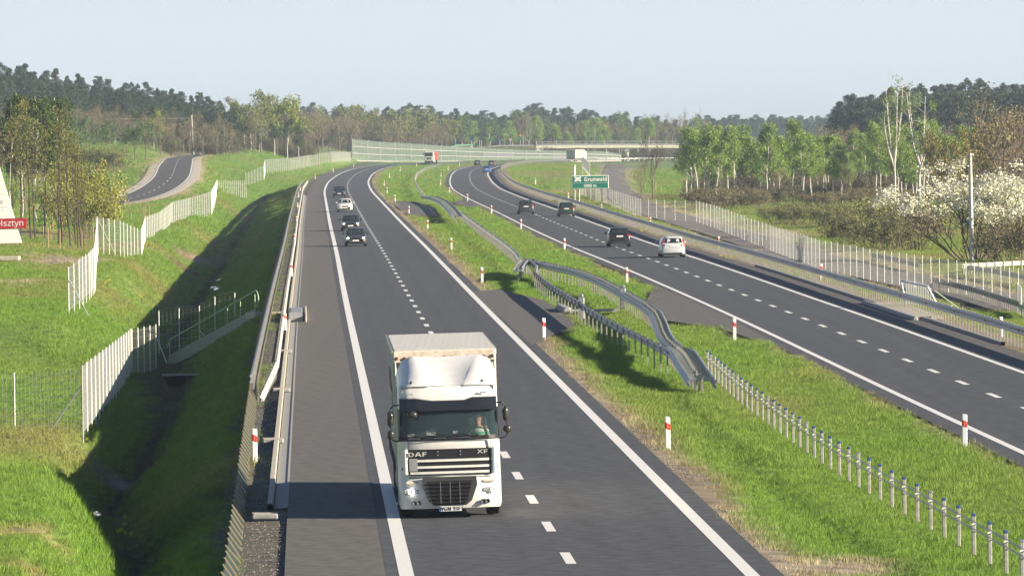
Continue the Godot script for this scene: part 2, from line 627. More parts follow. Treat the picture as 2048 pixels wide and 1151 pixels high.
func sow(called: String, label: String, keep: Callable, per_m2: Callable, blades: ArrayMesh, most: int) -> void:
	var xf := []
	var cols := []
	var w: int = grid[0].size()
	for i in grid.size() - 1:
		if rows[i] > 1800.0: break
		for j in w - 1:
			var a: Array = grid[i][j]
			var b: Array = grid[i][j + 1]
			var c: Array = grid[i + 1][j]
			var e: Array = grid[i + 1][j + 1]
			if not keep.call((a[0] + e[0]) / 2): continue
			var area: float = (b[0] - a[0]).cross(c[0] - a[0]).length()
			var cover: float = (a[1].a + b[1].a + c[1].a + e[1].a) / 4
			var n: float = area * per_m2.call(-a[0].z) * cover
			for k in int(n) + (1 if rng.randf() < n - int(n) else 0):
				var u := rng.randf()
				var t := rng.randf()
				var p: Vector3 = a[0].lerp(b[0], u).lerp(c[0].lerp(e[0], u), t)
				var big: float = rng.randf_range(.75, 1.35) * (1.0 + 0.35 * clampf(noise.get_noise_2d(p.x * 4.0, p.z * 1.4) * 2.5, -.6, 1.0))
				big *= tab([150, 400, 1000], [0.75, 1.0, 1.7], -p.z)
				var ol := p.x - edge_l(-p.z)
				if ol > -0.3 and -p.z < 1700.0:
					var er := p.x - edge_r(-p.z)
					if ol < 10.4 or er < 0.1 and er > -line_w.call(-p.z) - 2.95: continue
				xf.append(Transform3D(Basis(Vector3.UP, rng.randf() * TAU).scaled(Vector3(big, big, big)), p - Vector3.UP * 0.01))
				var q: Color = a[1].lerp(e[1], t)
				var s := rng.randf_range(.75, 1.3)
				cols.append(Color(q.r * s * 1.12, q.g * s * 1.05, q.b * s, 1.0))
	var mm := MultiMesh.new()
	mm.transform_format = MultiMesh.TRANSFORM_3D
	mm.use_colors = true
	mm.mesh = blades
	mm.instance_count = mini(xf.size(), most)
	for i in mm.instance_count:
		mm.set_instance_transform(i, xf[i])
		mm.set_instance_color(i, cols[i])
	var o := MultiMeshInstance3D.new()
	o.name = numbered(called)
	o.multimesh = mm
	o.material_override = M.grass
	add_child(o, true)
	tag(o, label, "grass", "", "stuff")
	print(called, " ", xf.size())


func tuft(n: int, spread: float, tall: float, thick: float) -> ArrayMesh:
	var g := Geo.new()
	for i in n:
		var a := rng.randf() * TAU
		var p := Vector3(cos(a), 0, sin(a)) * spread * sqrt(rng.randf())
		var b := rng.randf() * TAU
		var side := Vector3(cos(b), 0, sin(b)) * thick * rng.randf_range(.7, 1.3)
		var h := tall * rng.randf_range(.5, 1.2)
		var lean := Vector3(rng.randf_range(-1, 1), 0, rng.randf_range(-1, 1)) * h * 0.55
		g.tri(p - side, p + side, p + lean + Vector3.UP * h)
	return g.mesh()


func gravel() -> void:
	var g := Geo.new()
	g.lathe([[-.35, .3], [0, .55], [.3, .25]], Vector3.UP, Vector3.ZERO, 5)
	var xf := []
	var cols := []
	for i in 26000:
		var d := pow(rng.randf(), 1.6) * 330.0 + 126.0
		var x := 0.0
		if rng.randf() < .62: x = edge_l(d) - rng.randf_range(.02 if d < 166 else .5, 1.7)
		else: x = edge_l(d) + 10.3 + absf(rng.randfn()) * .55
		var s := rng.randf_range(.012, .038)
		xf.append(Transform3D(Basis(Vector3.UP, rng.randf() * TAU).scaled(Vector3(s * rng.randf_range(.8, 1.6), s, s)), Vector3(x, ground_at(x, d) + s * .15, -d)))
		var t := rng.randf()
		cols.append(Color(.08, .077, .075).lerp(Color(.42, .38, .32), t * t))
	var mm := MultiMesh.new()
	mm.transform_format = MultiMesh.TRANSFORM_3D
	mm.use_colors = true
	mm.mesh = g.mesh()
	mm.instance_count = xf.size()
	for i in xf.size():
		mm.set_instance_transform(i, xf[i])
		mm.set_instance_color(i, cols[i])
	var o := MultiMeshInstance3D.new()
	o.name = numbered("gravel")
	o.multimesh = mm
	o.material_override = M.vertex
	add_child(o, true)
	tag(o, "loose dark gravel along the edges of the left carriageway", "gravel", "", "stuff")


# ---------------------------------------------------------------- rails, fences, posts, signs
func w_beam(s: float, top := 0.76) -> Array:
	var p := []
	for q in [[0, 0], [.06, -.04], [.075, -.07], [.06, -.11], [.005, -.15], [.005, -.19], [.06, -.23], [.075, -.27], [.06, -.30], [0, -.34]]: p.append(Vector2(s * q[0], top + q[1]))
	return p


func rail(called: String, label: String, way: Array, sides: Array, gap: float, metal: Material, space := 2.0, top := 0.76, rungs := false, most := 290, reflect := 0.0) -> Node3D:
	var o := thing(called, label, "guard rail", way[0])
	var local := []
	for p in way: local.append(p - way[0])
	for s in sides:
		var g := Geo.new()
		g.sweep(beside(local, s * gap), w_beam(s, top))
		part("beam", g, metal, o)
	var spots_ := even(local, space)
	var post := Geo.new()
	post.box(Vector3(0, (top + .03) / 2 - .2, 0), Vector3(.06, top + .43, .11))
	var post_mesh := post.mesh()
	var rung := Geo.new()
	rung.box(Vector3(0, top - .16, 0), Vector3(gap * 2.0 if rungs else gap + .05, .14, .07))
	var rung_mesh := rung.mesh()
	var rest := Geo.new()
	var n := 0
	for i in spots_.size():
		var t: Vector3 = spots_[mini(i + 1, spots_.size() - 1)] - spots_[maxi(i - 1, 0)]
		var tr := Transform3D(facing(-t), spots_[i])
		n += 1
		if n > most:
			rest.box(tr.origin + Vector3.UP * (top / 2), Vector3(.07, top, .12), tr.basis)
			continue
		if rungs and i < spots_.size() - 1:
			part("spacer", rung_mesh, metal, o, tr)
		part("post", post_mesh, M.zinc_post, o, tr)
	if rest.v.size(): tag(part("post", rest, M.zinc_post, o), "", "", "", "stuff")
	if reflect > 0.0:
		var r := Geo.new()
		r.box(Vector3.ZERO, Vector3(.03, .17, .2))
		var rm := r.mesh()
		var k := 0
		for p in even(local, reflect):
			k += 1
			if k > 45: break
			var i := 0
			part("reflector", rm, M.red, o, Transform3D(Basis(), p + Vector3(sides[0] * (gap + .045), top - .17, 0)))
	return o


func wire_fence(label: String, pts: Array, space: float, high: float, brace := [], group := "wildlife fences") -> Node3D:
	var o := thing("wire_fence", label, "wire fence", pts[0], Basis(), group)
	var post := Geo.new()
	var thick := .036 if space > 0 else .028
	post.tube([Vector3(0, -.3, 0), Vector3(0, high, 0)], thick, thick, 6)
	var pm := post.mesh()
	var wires := Geo.new()
	for i in pts.size() - 1:
		var a: Vector3 = pts[i] - pts[0]
		var b: Vector3 = pts[i + 1] - pts[0]
		var n := maxi(1, int(round(a.distance_to(b) / (space if space > 0 else tab([380, 450, 610, 750, 1130], [2.6, 3.8, 8, 9.5, 9], -pts[i].z)))))
		var ps := []
		for k in n + 1:
			var p := a.lerp(b, float(k) / n)
			p.y += sin(PI * k / n) * 0.0
			ps.append(p)
			if k or i == 0: part("post", pm, M.pale_post, o, Transform3D(Basis(), p))
		for k in n:
			var far: bool = -pts[i].z > 300
			for y in ([.1, .3, .5, .7, .9, 1.15, 1.4, 1.65, 1.9, 2.15] if not far else [.1, .5, .9, 1.4, 1.9, 2.25]):
				wires.tube([ps[k] + Vector3.UP * y, ps[k + 1] + Vector3.UP * y], .007 if not far else .006, -1, 3, false)
			var m := int(ps[k].distance_to(ps[k + 1]) / (.16 if not far else (.3 if space < 1.2 and space > 0 else (.28 if -pts[i].z < 600 else .6))))
			for q in range(1, m):
				var p: Vector3 = ps[k].lerp(ps[k + 1], float(q) / m)
				wires.tube([p + Vector3.UP * .06, p + Vector3.UP * (high - .06)], .0065 if not far else .005, -1, 3, false)
	tag(part("wire_mesh", wires, M.wire, o), "", "", "", "stuff")
	for q in brace:
		var g := Geo.new()
		g.tube([q[0] - pts[0], q[1] - pts[0]], .03, .03, 6)
		part("brace", g, M.pale_post, o)
	return o


var post_proto: Node3D
var ordinals := ["first", "second", "third", "fourth", "fifth", "sixth", "seventh", "eighth", "ninth", "tenth", "eleventh", "twelfth", "thirteenth", "fourteenth"]


func delineators() -> void:
	var shaft := Geo.new()
	var ring := []
	for y in [-.3, .98]: ring.append([Vector3(-.075, y, .02), Vector3(-.05, y, .045), Vector3(.05, y, .045), Vector3(.075, y, .02), Vector3(.075, y, -.03), Vector3(-.075, y, -.03)])
	ring[1][2].y -= .02; ring[1][3].y -= .035; ring[1][4].y -= .035
	shaft.loft(ring)
	var band := Geo.new()
	var r2 := []
	for q in [[.60, 0.0], [.78, 0.0]]: r2.append([Vector3(-.078, q[0] + .03, .021), Vector3(-.052, q[0] + .02, .048), Vector3(.052, q[0] - .02, .048), Vector3(.078, q[0] - .03, .021), Vector3(.078, q[0] - .03, -.033), Vector3(-.078, q[0] + .03, -.033)])
	band.loft(r2, false)
	var cat := Geo.new()
	cat.box(Vector3(0, .69, .05), Vector3(.045, .13, .008))
	var first := true
	for row in [["along the left edge of the median grass", "delineators on the left side of the median", [[1336, 893, 0], [1088, 675, 0], [964, 563, 0], [902.5, 497, 0], [855, 458, 0], [817.5, 427, 0], [790, 403, 0], [774, 386, 0], [768, 371, 0], [779, 355, 0], [800, 341, 0], [833, 332, 0]], 1.0],
			["beside the right carriageway", "delineators beside the right carriageway", [[1930, 890, 0], [1469, 675, 0], [1254, 563, 0], [1129, 500, 0], [1042, 458, 0], [983, 427, 0], [935, 402, 0], [899, 387, 0], [881, 370, 0], [882, 354, 0], [896, 341, 0], [919, 332, 0]], 1.0],
			["on the bank left of the road", "delineators on the left bank", [[509, 919, 0], [630, 357, 0], [666, 344, 0], [707, 334, 0]], 1.0],
			["mounted behind the left guard rail", "short delineators on the left rail", [[569.5, 652, .3], [582, 546, .5], [589, 483, .6], [593, 444.5, .6], [595, 416, .6], [596.5, 395, .6], [600, 382, .6]], .62],
			["behind the long rail of the right carriageway", "delineators behind the right rail", [[2003, 663, .12], [1643, 549, .12], [1438, 490, .12], [1301, 448, .12], [1203, 420, .12], [1137, 396, .12], [1071, 364, .1]], .8]]:
		var i := 0
		for q in row[2]:
			var p := at(q[0], q[1], q[2])
			if q[2] == 0 or row[3] == .8: p.y = ground_at(p.x, -p.z)
			if q[2] == .12 or q[2] == .1: p.y = 0.0
			var b := facing(Vector3(rng.randf_range(-.15, .15), 0, 1)) * Basis(Vector3.BACK, rng.randf_range(-.012, .012))
			b = b.scaled_local(Vector3(1, row[3], 1)) if row[3] != 1.0 else b
			var which: String = ordinals[i]
			var label := "%s red banded delineator post from the camera, %s" % [which, row[0]]
			if first:
				first = false
				post_proto = thing("delineator_post", label, "delineator post", p, b, row[1])
				part("shaft", shaft, M.white_plastic, post_proto)
				part("red_band", band, M.red, post_proto)
				part("reflector", cat, M.reflector, post_proto)
			else:
				dup(post_proto, label, p, b, row[1])
			i += 1


func cable_barrier(label: String, way: Array, caps := true) -> void:
	var o := thing("cable_barrier", label, "cable barrier", way[0])
	var local := []
	for p in way: local.append(p - way[0])
	var post := Geo.new()
	post.rbox(Vector3(0, .33, 0), Vector3(.085, .86, .06), .012)
	var pm := post.mesh()
	var cap := Geo.new()
	cap.rbox(Vector3(0, .775, 0), Vector3(.1, .075, .08), .015)
	var cm := cap.mesh()
	var clip := Geo.new()
	clip.box(Vector3(0, .57, .035), Vector3(.1, .035, .02))
	var clm := clip.mesh()
	var places := even(local, 3.2 if caps else 9.0)
	var n := 0
	for i in places.size():
		var t: Vector3 = places[mini(i + 1, places.size() - 1)] - places[maxi(i - 1, 0)]
		var tr := Transform3D(facing(-t), places[i])
		var m := part("post", pm, M.zinc_post, o, tr)
		n += 1
		if n < 80 and caps:
			part("cap", cm, M.blue_cap if n % 6 != 2 else M.zinc, m)
			part("clip", clm, M.white_plastic, m)
	for y in [[.66, -.05], [.57, .05], [.5, -.05], [.42, .05]]:
		var g := Geo.new()
		g.tube(beside(raised(local, y[0]), y[1]), .012 if caps else .014, -1, 4, false)
		part("cable", g, M.zinc, o)


func median_rails() -> void:
	var near := smooth(spots([[2078, 1178], [2029, 1146], [1995, 1126], [1933, 1092], [1818, 1025], [1747, 985], [1650, 924], [1560, 860], [1480, 800], [1415, 742]]), 2.0, 6)
	cable_barrier("near cable barrier with blue capped posts crossing the median grass", near)
	cable_barrier("middle cable barrier of dense grey posts between the two sets of steel rails", smooth(spots([[1041, 540], [1028, 521], [1000, 498], [965, 472], [918, 435]]), 2.0, 6))
	cable_barrier("far cable barrier bending through the median before the noise wall", smooth(spots([[851, 404], [838, 384], [829, 366], [833, 352], [852, 340], [882, 331], [930, 326.5], [1000, 324]]), 4.0, 8), false)
	# the steel rails that part in two and close again, read off along their top edges
	var tops := func(list: Array) -> Array:
		var o := []
		for q in list: o.append((atd(q[0], q[1], q[2]) if q.size() > 2 else at(q[0], q[1], .8)) - Vector3.UP * .8)
		return o
	rail("steel_rail", "long pale steel rail facing the left carriageway with red reflectors, open in the median", smooth(tops.call([[1069, 543], [1100, 567], [1150, 597], [1172, 612], [1200, 629], [1260, 659], [1300, 679], [1336, 698]]), 2.2, 2), [-1.0], .06, M.zinc, 4.4, .8, false, 290, 13.0)
	rail("steel_rail", "double steel rail with spacers like a ladder nearer the right carriageway", smooth(tops.call([[1076, 521], [1112, 530], [1154, 539], [1200, 556], [1240, 577], [1292, 606], [1311, 621], [1321, 642], [1327, 661], [1336, 676], [1352, 690]]), 2.4, 1), [-1.0, 1.0], .24, M.zinc, 2.4, .8, true, 290, 0.0)
	rail("steel_rail", "short steel rail whose end dips into the grass at the near tip of the rails", smooth(tops.call([[1352, 690], [1366, 699, 263], [1378, 717, 257], [1386, 731, 252], [1397, 746, 248], [1405, 759, 246]]), 1.6, 1), [-1.0, 1.0], .44, M.zinc, 1.6, .8, true)
	rail("steel_rail", "short bent steel rail closing the far end of the parted rails", smooth(tops.call([[1036, 535], [1044, 523], [1054, 516], [1066, 519], [1078, 523]]), 2.0, 1), [-1.0, 1.0], .2, M.zinc, 4.0, .8, true)
	rail("steel_rail", "steel rail across the gap where the long rail meets the ladder rail", smooth(tops.call([[1054, 516], [1072, 529], [1069, 543]]), 2.0, 1), [-1.0], .06, M.zinc, 4.0, .8, false)
	rail("steel_rail", "small far steel rail where the median is paved, above the shadow", smooth(tops.call([[851, 391], [868, 393], [888, 402], [902, 414], [913, 428]]), 4.0, 1), [-1.0, 1.0], .5, M.zinc, 6.0, .8, true)
	for q in [[1163, 634, "left"], [1246, 613, "right"]]:
		var p := at(q[0], q[1])
		var o := thing("rail_joint_post", "thick grey steel box post on the %s of the two parted rails" % q[2], "post", p)
		var g := Geo.new()
		g.rbox(Vector3(0, .45, 0), Vector3(.3, 1.1, .34), .04)
		part("column", g, M.zinc, o)
		g = Geo.new()
		g.rbox(Vector3(0, 1.06, 0), Vector3(.2, .16, .24), .04)
		part("cap", g, M.zinc, o)
	var k := thing("drain_inlet", "pale concrete drain inlet lying in grass at the paved crossing", "drain inlet", at(1128, 621), Basis(Vector3.UP, -.02))
	var g := Geo.new()
	g.rbox(Vector3(0, .08, 0), Vector3(.55, .34, 7.0), .12, Basis(Vector3.UP, .06))
	part("kerb", g, M.concrete, k)
	g = Geo.new()
	g.box(Vector3(1.5, .03, 1.2), Vector3(2.6, .08, 2.2))
	part("slab", g, M.concrete, k)


func left_edge() -> void:
	var near := func(a: float, b: float, way: Array) -> Array:
		var o := []
		for p in way: if -p.z >= a and -p.z <= b: o.append(p)
		return o
	var road: Array = near.call(253, 1190, beside(AL, -3.25))
	var front: Array = [at(517, 838, -.7), at(527, 815, -.35)] + road
	rail("steel_rail", "sunlit steel rail along the hard shoulder, its near end ramped into the ground", front, [1.0], .05, M.zinc_pale, 2.0, .76, false, 290)
	rail("steel_rail", "rear steel rail behind the sunlit rail, above the embankment", near.call(243, 1180, beside(AL, -3.95)), [-1.0], .05, M.zinc, 2.0, .8, false, 290)
	# amphibian fence of small leaning panels
	var way: Array = even(near.call(128, 820, beside(AL, func(d): return tab([150, 230, 330], [-3.55, -3.8, -4.05], d))), 2.3)
	var o := thing("amphibian_fence", "low dark amphibian fence of leaning stakes and panels on the embankment crest", "fence", way[0])
	var lean := Vector3(-.28, .40, .06)
	var stake := Geo.new()
	stake.box(Vector3.ZERO, Vector3(.032, .52, .03))
	var sm_ := stake.mesh()
	for i in way.size() - 1:
		var a: Vector3 = way[i] - way[0]
		var b: Vector3 = way[i + 1] - way[0]
		a.y = -.08; b.y = -.08
		var bend := 0.12 if i == 8 else 0.0
		var pan := Geo.new()
		pan.loft([[a, b, b + Vector3(-.02, .02, 0), a + Vector3(-.02, .02, 0)], [a + lean * .8, b + lean * .8, b + lean * .8 + Vector3(-.02, .02, 0), a + lean * .8 + Vector3(-.02, .02, 0)]])
		part("panel", pan, M.toad_green, o)
		part("stake", sm_, M.toad_stake, o, Transform3D(Basis(Vector3.BACK, .6 + rng.randf_range(-.05, .05) + bend), a + lean * .52 + Vector3(.035, .05, 0)))
	# concrete gutter and kerb
	var from := 166.0
	var gut: Array = near.call(from, 1000, AL)
	struct("gutter", strip(raised(beside(gut, -2.88), -.03), raised(beside(gut, -2.55), -.005)), M.concrete, "smooth grey concrete gutter between hard shoulder and kerb")
	var kerb := Geo.new()
	kerb.sweep(beside(gut, -2.98), [Vector2(-.07, -.2), Vector2(-.07, .1), Vector2(.05, .1), Vector2(.07, .08), Vector2(.07, -.2)])
	struct("kerb", kerb, M.concrete_warm, "pale concrete kerb behind the gutter under the steel rail")
	var lip := Geo.new()
	lip.sweep(beside(gut, -2.56), [Vector2(-.03, -.05), Vector2(-.03, .012), Vector2(.02, .012), Vector2(.02, -.05)])
	struct("joint", lip, M.concrete, "thin pale joint between gutter and asphalt")
	for q in [[546, 881, "lone by the nearest delineator"], [563, 780, "beside the end of the steel rail"], [568, 703, "next to the middle of the steel rail"], [530, 1032, "at the near end of the gutter in the truck's shadow"]]:
		var p := at(q[0], q[1], .05)
		var c := thing("drain_chute", "small concrete drain chute " + q[2], "drain chute", p)
		var g := Geo.new()
		g.rbox(Vector3(0, 0, 0), Vector3(.62, .14, .34), .03)
		part("slab", g, M.concrete, c)
		g = Geo.new()
		g.box(Vector3(0, .08, 0), Vector3(.62, .03, .1))
		part("channel", g, M.concrete_warm, c)
	# the inlet box at the head of the stair
	var p := at(594, 643, .0)
	var ib := thing("inlet_box", "pale concrete inlet box with metal grate beside the hard shoulder", "inlet box", p, Basis(Vector3.UP, .030))
	var g := Geo.new()
	g.rbox(Vector3(-.05, .1, -9), Vector3(.75, .3, 17), .04)
	part("slab", g, M.concrete, ib)
	g = Geo.new()
	g.rbox(Vector3(.42, .12, -9), Vector3(.1, .36, 19), .03)
	part("kerb", g, M.concrete_warm, ib)
	g = Geo.new()
	g.box(Vector3(-.05, .27, -12), Vector3(.5, .06, 8))
	part("grate", g, M.zinc, ib)
	stairs()


func stairs() -> void:
	var top := at(553, 625, -.05)
	var foot := at(368, 716, -2.75)
	var dir := (foot - top)
	var o := thing("concrete_stair", "concrete stair running down the embankment from the inlet box", "stair", top)
	var flat := dir; flat.y = 0
	var b := facing(flat)
	var l := flat.length()
	var n := 15
	for i in n:
		var g := Geo.new()
		g.rbox(Vector3(0, dir.y * (i + .5) / n - .12, 1.1 + (l - 1.1) * (i + .5) / n), Vector3(1.5, .34, (l - 1.1) / n + .05), .02, Basis())
		part("step", g, M.concrete, o, Transform3D(b, Vector3.ZERO))
	var g := Geo.new()
	g.rbox(Vector3(0, -.12, .45), Vector3(2.6, .3, 1.5), .03)
	part("landing", g, M.concrete_warm, o, Transform3D(b, Vector3.ZERO))
	for s in [-.82, .82]:
		g = Geo.new()
		g.loft([[Vector3(s - .08, -.5, 1), Vector3(s + .08, -.5, 1), Vector3(s + .08, .16, 1), Vector3(s - .08, .16, 1)], [Vector3(s - .08, dir.y - .5, l), Vector3(s + .08, dir.y - .5, l), Vector3(s + .08, dir.y + .16, l), Vector3(s - .08, dir.y + .16, l)]])
		part("cheek", g, M.concrete, o, Transform3D(b, Vector3.ZERO))
	var hr := thing("handrail", "pale green tubular handrail along the concrete stair, looped at the top", "handrail", top)
	var at_l := func(t: float, y: float) -> Vector3: return b * Vector3(.82, dir.y * clampf((t - 1.0) / (l - 1.0), 0, 1) + y, t)
	g = Geo.new()
	var loop := [at_l.call(1.0, .35)]
	for k in 9:
		var a := -PI * .42 + k * PI * 1.05 / 8
		loop.append(at_l.call(.85 - .42 * cos(a) * .9, .72 + .42 * sin(a)))
	loop.append(at_l.call(l, 1.0)); loop.append(at_l.call(l + .4, .55))
	g.tube(loop, .035, -1, 6)
	part("rail", g, M.pale_green, hr)
	for t in [1.0, 3.2, 5.2, l]:
		g = Geo.new()
		g.tube([at_l.call(t, -.2), at_l.call(t, 1.0 if t > 1 else .95)], .03, -1, 6)
		part("post", g, M.pale_green, hr)
	# culvert below, in the ditch
	var c := on_ground(366, 778, -2.9)
	c = at(364, 790, -3.2)
	var cu := thing("culvert", "dark culvert mouth with a pale concrete lip in the ditch", "culvert", c)
	var ring := func(w0: float, w1: float, y0: float, y1: float, z: float) -> Array: return [Vector3(-w1, y1, z), Vector3(w1, y1, z), Vector3(w0, y0, z), Vector3(-w0, y0, z)]
	g = Geo.new()
	g.ring_strip(ring.call(.35, .92, -.1, .92, .0), ring.call(.35, .92, -.1, .92, -3.0))
	g.fan(ring.call(.35, .92, -.1, .92, -3.0))
	part("barrel", g, M.dark_void, cu)
	g = Geo.new()
	g.ring_strip(ring.call(.35, .92, -.1, .92, .0), ring.call(.5, 1.3, -.3, .97, .02))
	part("headwall", g, M.concrete_dark, cu)
	g = Geo.new()
	g.rbox(Vector3(0, .97, -.1), Vector3(1.9, .09, .4), .02)
	part("lip", g, M.concrete, cu)


func fences() -> void:
	var g1 := at(165, 868, -1.1)
	var f := func(x: float, y: float, d: float) -> Vector3: return atd(x, y, d)
	wire_fence("near wire mesh fence panel crossing the left edge, seen face on, with one brace", [f.call(-120, 893, 246), f.call(29, 882, 244.5), f.call(165, 868, 243)], 2.4, 2.4, [[f.call(163, 770, 243), f.call(98, 862, 244)]])
	wire_fence("receding wire fence of dense pale posts running from the near corner post to the culvert", [f.call(165, 868, 243), f.call(262, 752, 354)], 7.5, 2.4)
	wire_fence("short shaded wire fence panel in front of the culvert and stair", [f.call(264, 752, 355), f.call(312, 740, 365)], 2.6, 2.4, [[f.call(314, 678, 365), f.call(333, 725, 363)]])
	wire_fence("wire fence in deep shade behind the stair handrail", [f.call(318, 700, 392), f.call(399, 690, 390), f.call(430, 672, 390), f.call(470, 664, 390)], 1.3, 2.2, [[f.call(399, 660, 390), f.call(416, 682, 389)]])
	wire_fence("wire fence climbing the grassy mound left of the ditch, braced at its near end", [f.call(137, 623, 373), f.call(158, 606, 382), f.call(178, 588, 398), f.call(188, 575, 412), f.call(190.5, 560, 440), f.call(194, 498, 517)], 5.6, 2.4, [[f.call(138, 560, 373), f.call(176, 630, 371)]])
	wire_fence("wire fence panel facing the camera between two tall corner posts by bare trees", [f.call(195, 498, 517), f.call(240, 504, 530), f.call(282, 520, 550)], 3.4, 2.4, [[f.call(197, 443, 517), f.call(228, 504, 520)]])
	wire_fence("long pale wire fence rising along the ditch towards the local road", [f.call(283, 520, 550), f.call(291, 489, 622), f.call(318, 476, 668), f.call(345, 451, 730), f.call(380, 439, 790), f.call(422, 424, 842), f.call(429, 408, 940), f.call(434, 392, 1075)], 5.8, 2.5)
	wire_fence("short far wire fence panel facing the camera below the local road", [f.call(435, 392, 1084), f.call(492, 391.5, 1090)], .5, 2.4)
	wire_fence("stepped far wire fence climbing the cut slope", [f.call(492, 391, 1095), f.call(491, 374, 1195), f.call(527, 358, 1240)], 8.0, 2.4)
	wire_fence("farthest wire fence on the left slope, reaching the noise wall", [f.call(528, 356, 1250), f.call(530, 344, 1300), f.call(580, 339, 1420), f.call(620, 331, 1560), f.call(663, 322.5, 1680), f.call(701, 321, 1900)], 10.0, 2.4)
	# right of the carriageway
	var r := [[2150, 632, 405], [2003, 614, 430], [1933, 600, 445], [1846, 585, 462], [1741, 566, 490], [1640, 543, 530], [1541, 506, 610], [1429, 453, 747], [1393, 441, 790], [1330, 441, 820], [1282, 437, 850], [1225, 414, 960], [1158, 402, 1130]]
	var w := []
	for q in r:
		var p := atd(q[0], q[1], q[2])
		p.y = lerpf(p.y, ground_at(p.x, -p.z), .35)
		w.append(p)
	wire_fence("long wire fence of many thin posts right of the right carriageway", w, -1.0, 2.4, [], "")
	wire_fence("wire fence panels standing behind the green direction sign", [f.call(1149, 362, 1200), f.call(1151, 352, 1330), f.call(1180, 350, 1345), f.call(1166, 333, 1560)], 9.0, 2.3, [], "")
	# dense fence at the right edge
	wire_fence("near pale fence corner at the right edge beyond the rail", [f.call(2036, 645, 402), f.call(2044, 655, 395), f.call(2120, 668, 380)], 2.4, 2.3, [], "")


func right_edge() -> void:
	var way := []
	for p in beside(BL, func(d): return line_w.call(d) + 2.75): if -p.z > 225 and (p.x < 45): way.append(p)
	rail("steel_rail", "long steel rail along the right carriageway with red reflectors and pale posts", way, [-1.0], .08, M.zinc, 1.5, .86, false, 295, 15.0)
	var low := []
	for p in beside(BL, func(d): return line_w.call(d) + 2.35): if -p.z > 285 and -p.z < 460: low.append(p)
	var k := Geo.new()
	k.sweep(low, [Vector2(-.09, -.1), Vector2(-.07, .1), Vector2(.1, .1), Vector2(.1, -.1)])
	struct("kerb", k, M.concrete, "low concrete kerb under the right steel rail")
	var o := thing("drain_inlet", "shaded concrete inlet apron with rounded kerb under the right rail", "drain inlet", at(1778, 622))
	var t := at(1830, 640) - at(1728, 606)
	var b := facing(-t)
	var g := Geo.new()
	g.rbox(Vector3(0, .03, 0), Vector3(.3, .26, t.length()), .08)
	part("kerb", g, M.concrete, o, Transform3D(b, Vector3.ZERO))
	g = Geo.new()
	g.box(Vector3(-.85, .03, 0), Vector3(1.4, .14, t.length() * .85))
	part("apron", g, M.concrete_warm, o, Transform3D(b, Vector3.ZERO))
	# railing panel with upright bars above the stair there
	var q := [atd(1812, 606, 352), atd(1803, 562, 352), atd(1856, 573, 346), atd(1874, 607, 346)]
	var rp := thing("bar_railing", "grey steel railing panel with upright bars behind the right rail", "railing", q[0])
	for i in 3:
		g = Geo.new()
		g.tube([q[i] - q[0], q[i + 1] - q[0]], .05, -1, 4)
		part("frame", g, M.blue_steel, rp)
	for i in 13:
		var s := (i + .5) / 13.0
		var foot: Vector3 = q[0].lerp(q[3], s)
		var head: Vector3 = q[1].lerp(q[2], clampf((s - .05) / .72, 0, 1))
		if s > .77: head = q[2].lerp(q[3], (s - .77) / .23)
		g = Geo.new()
		g.box((foot + Vector3(foot.x, head.y, foot.z)) / 2 - q[0], Vector3(.09, absf(head.y - foot.y) + .1, .05))
		part("bar", g, M.pale_steel, rp)
	g = Geo.new()
	var h := thing("handrail", "pale green handrail sloping down behind the right rail", "handrail", atd(1870, 581, 350))
	var e := atd(1922, 619, 350) - h.position
	g.tube([Vector3.ZERO, e], .035, -1, 6)
	part("rail", g, M.pale_green, h)
	g = Geo.new()
	var m := e * .66
	g.tube([m, m + Vector3(0, -1.0, 0)], .03, -1, 6)
	part("post", g, M.pale_green, h)
	# the rails of the service road
	for r in [["low steel rail along the bend of the service road", [[1742, 523, 0], [1790, 532, 0], [1838, 545, 0]], .72], ["pale low rail with spaced posts beside the power pole", [[1932, 552, 0], [1990, 560, 0], [2070, 577, 0]], .8], ["dark steel rail along the near side of the service road", [[1868, 578, 0], [1950, 600, 0], [2070, 640, 0]], .8], ["thin white rail under the blossom tree", [[1928, 549, 0], [1990, 545, 0], [2070, 541, 0]], .8]]:
		var pts := []
		for p in r[1]: pts.append(at(p[0], p[1], -1.85))
		rail("service_rail", r[0], smooth(pts, 3.0, 3), [-1.0], .06, M.zinc if "dark" in r[0] else M.zinc_pale, 1.4, r[2])


func fit(o: MeshInstance3D, mid: Vector3, wide: float, tall: float) -> void:   # the lettering at that size, centred there
	var bb := o.mesh.get_aabb()
	var k := Vector3(wide / bb.size.x, tall / bb.size.y, 1)
	o.transform = Transform3D(Basis.from_scale(k), mid - bb.get_center() * k)


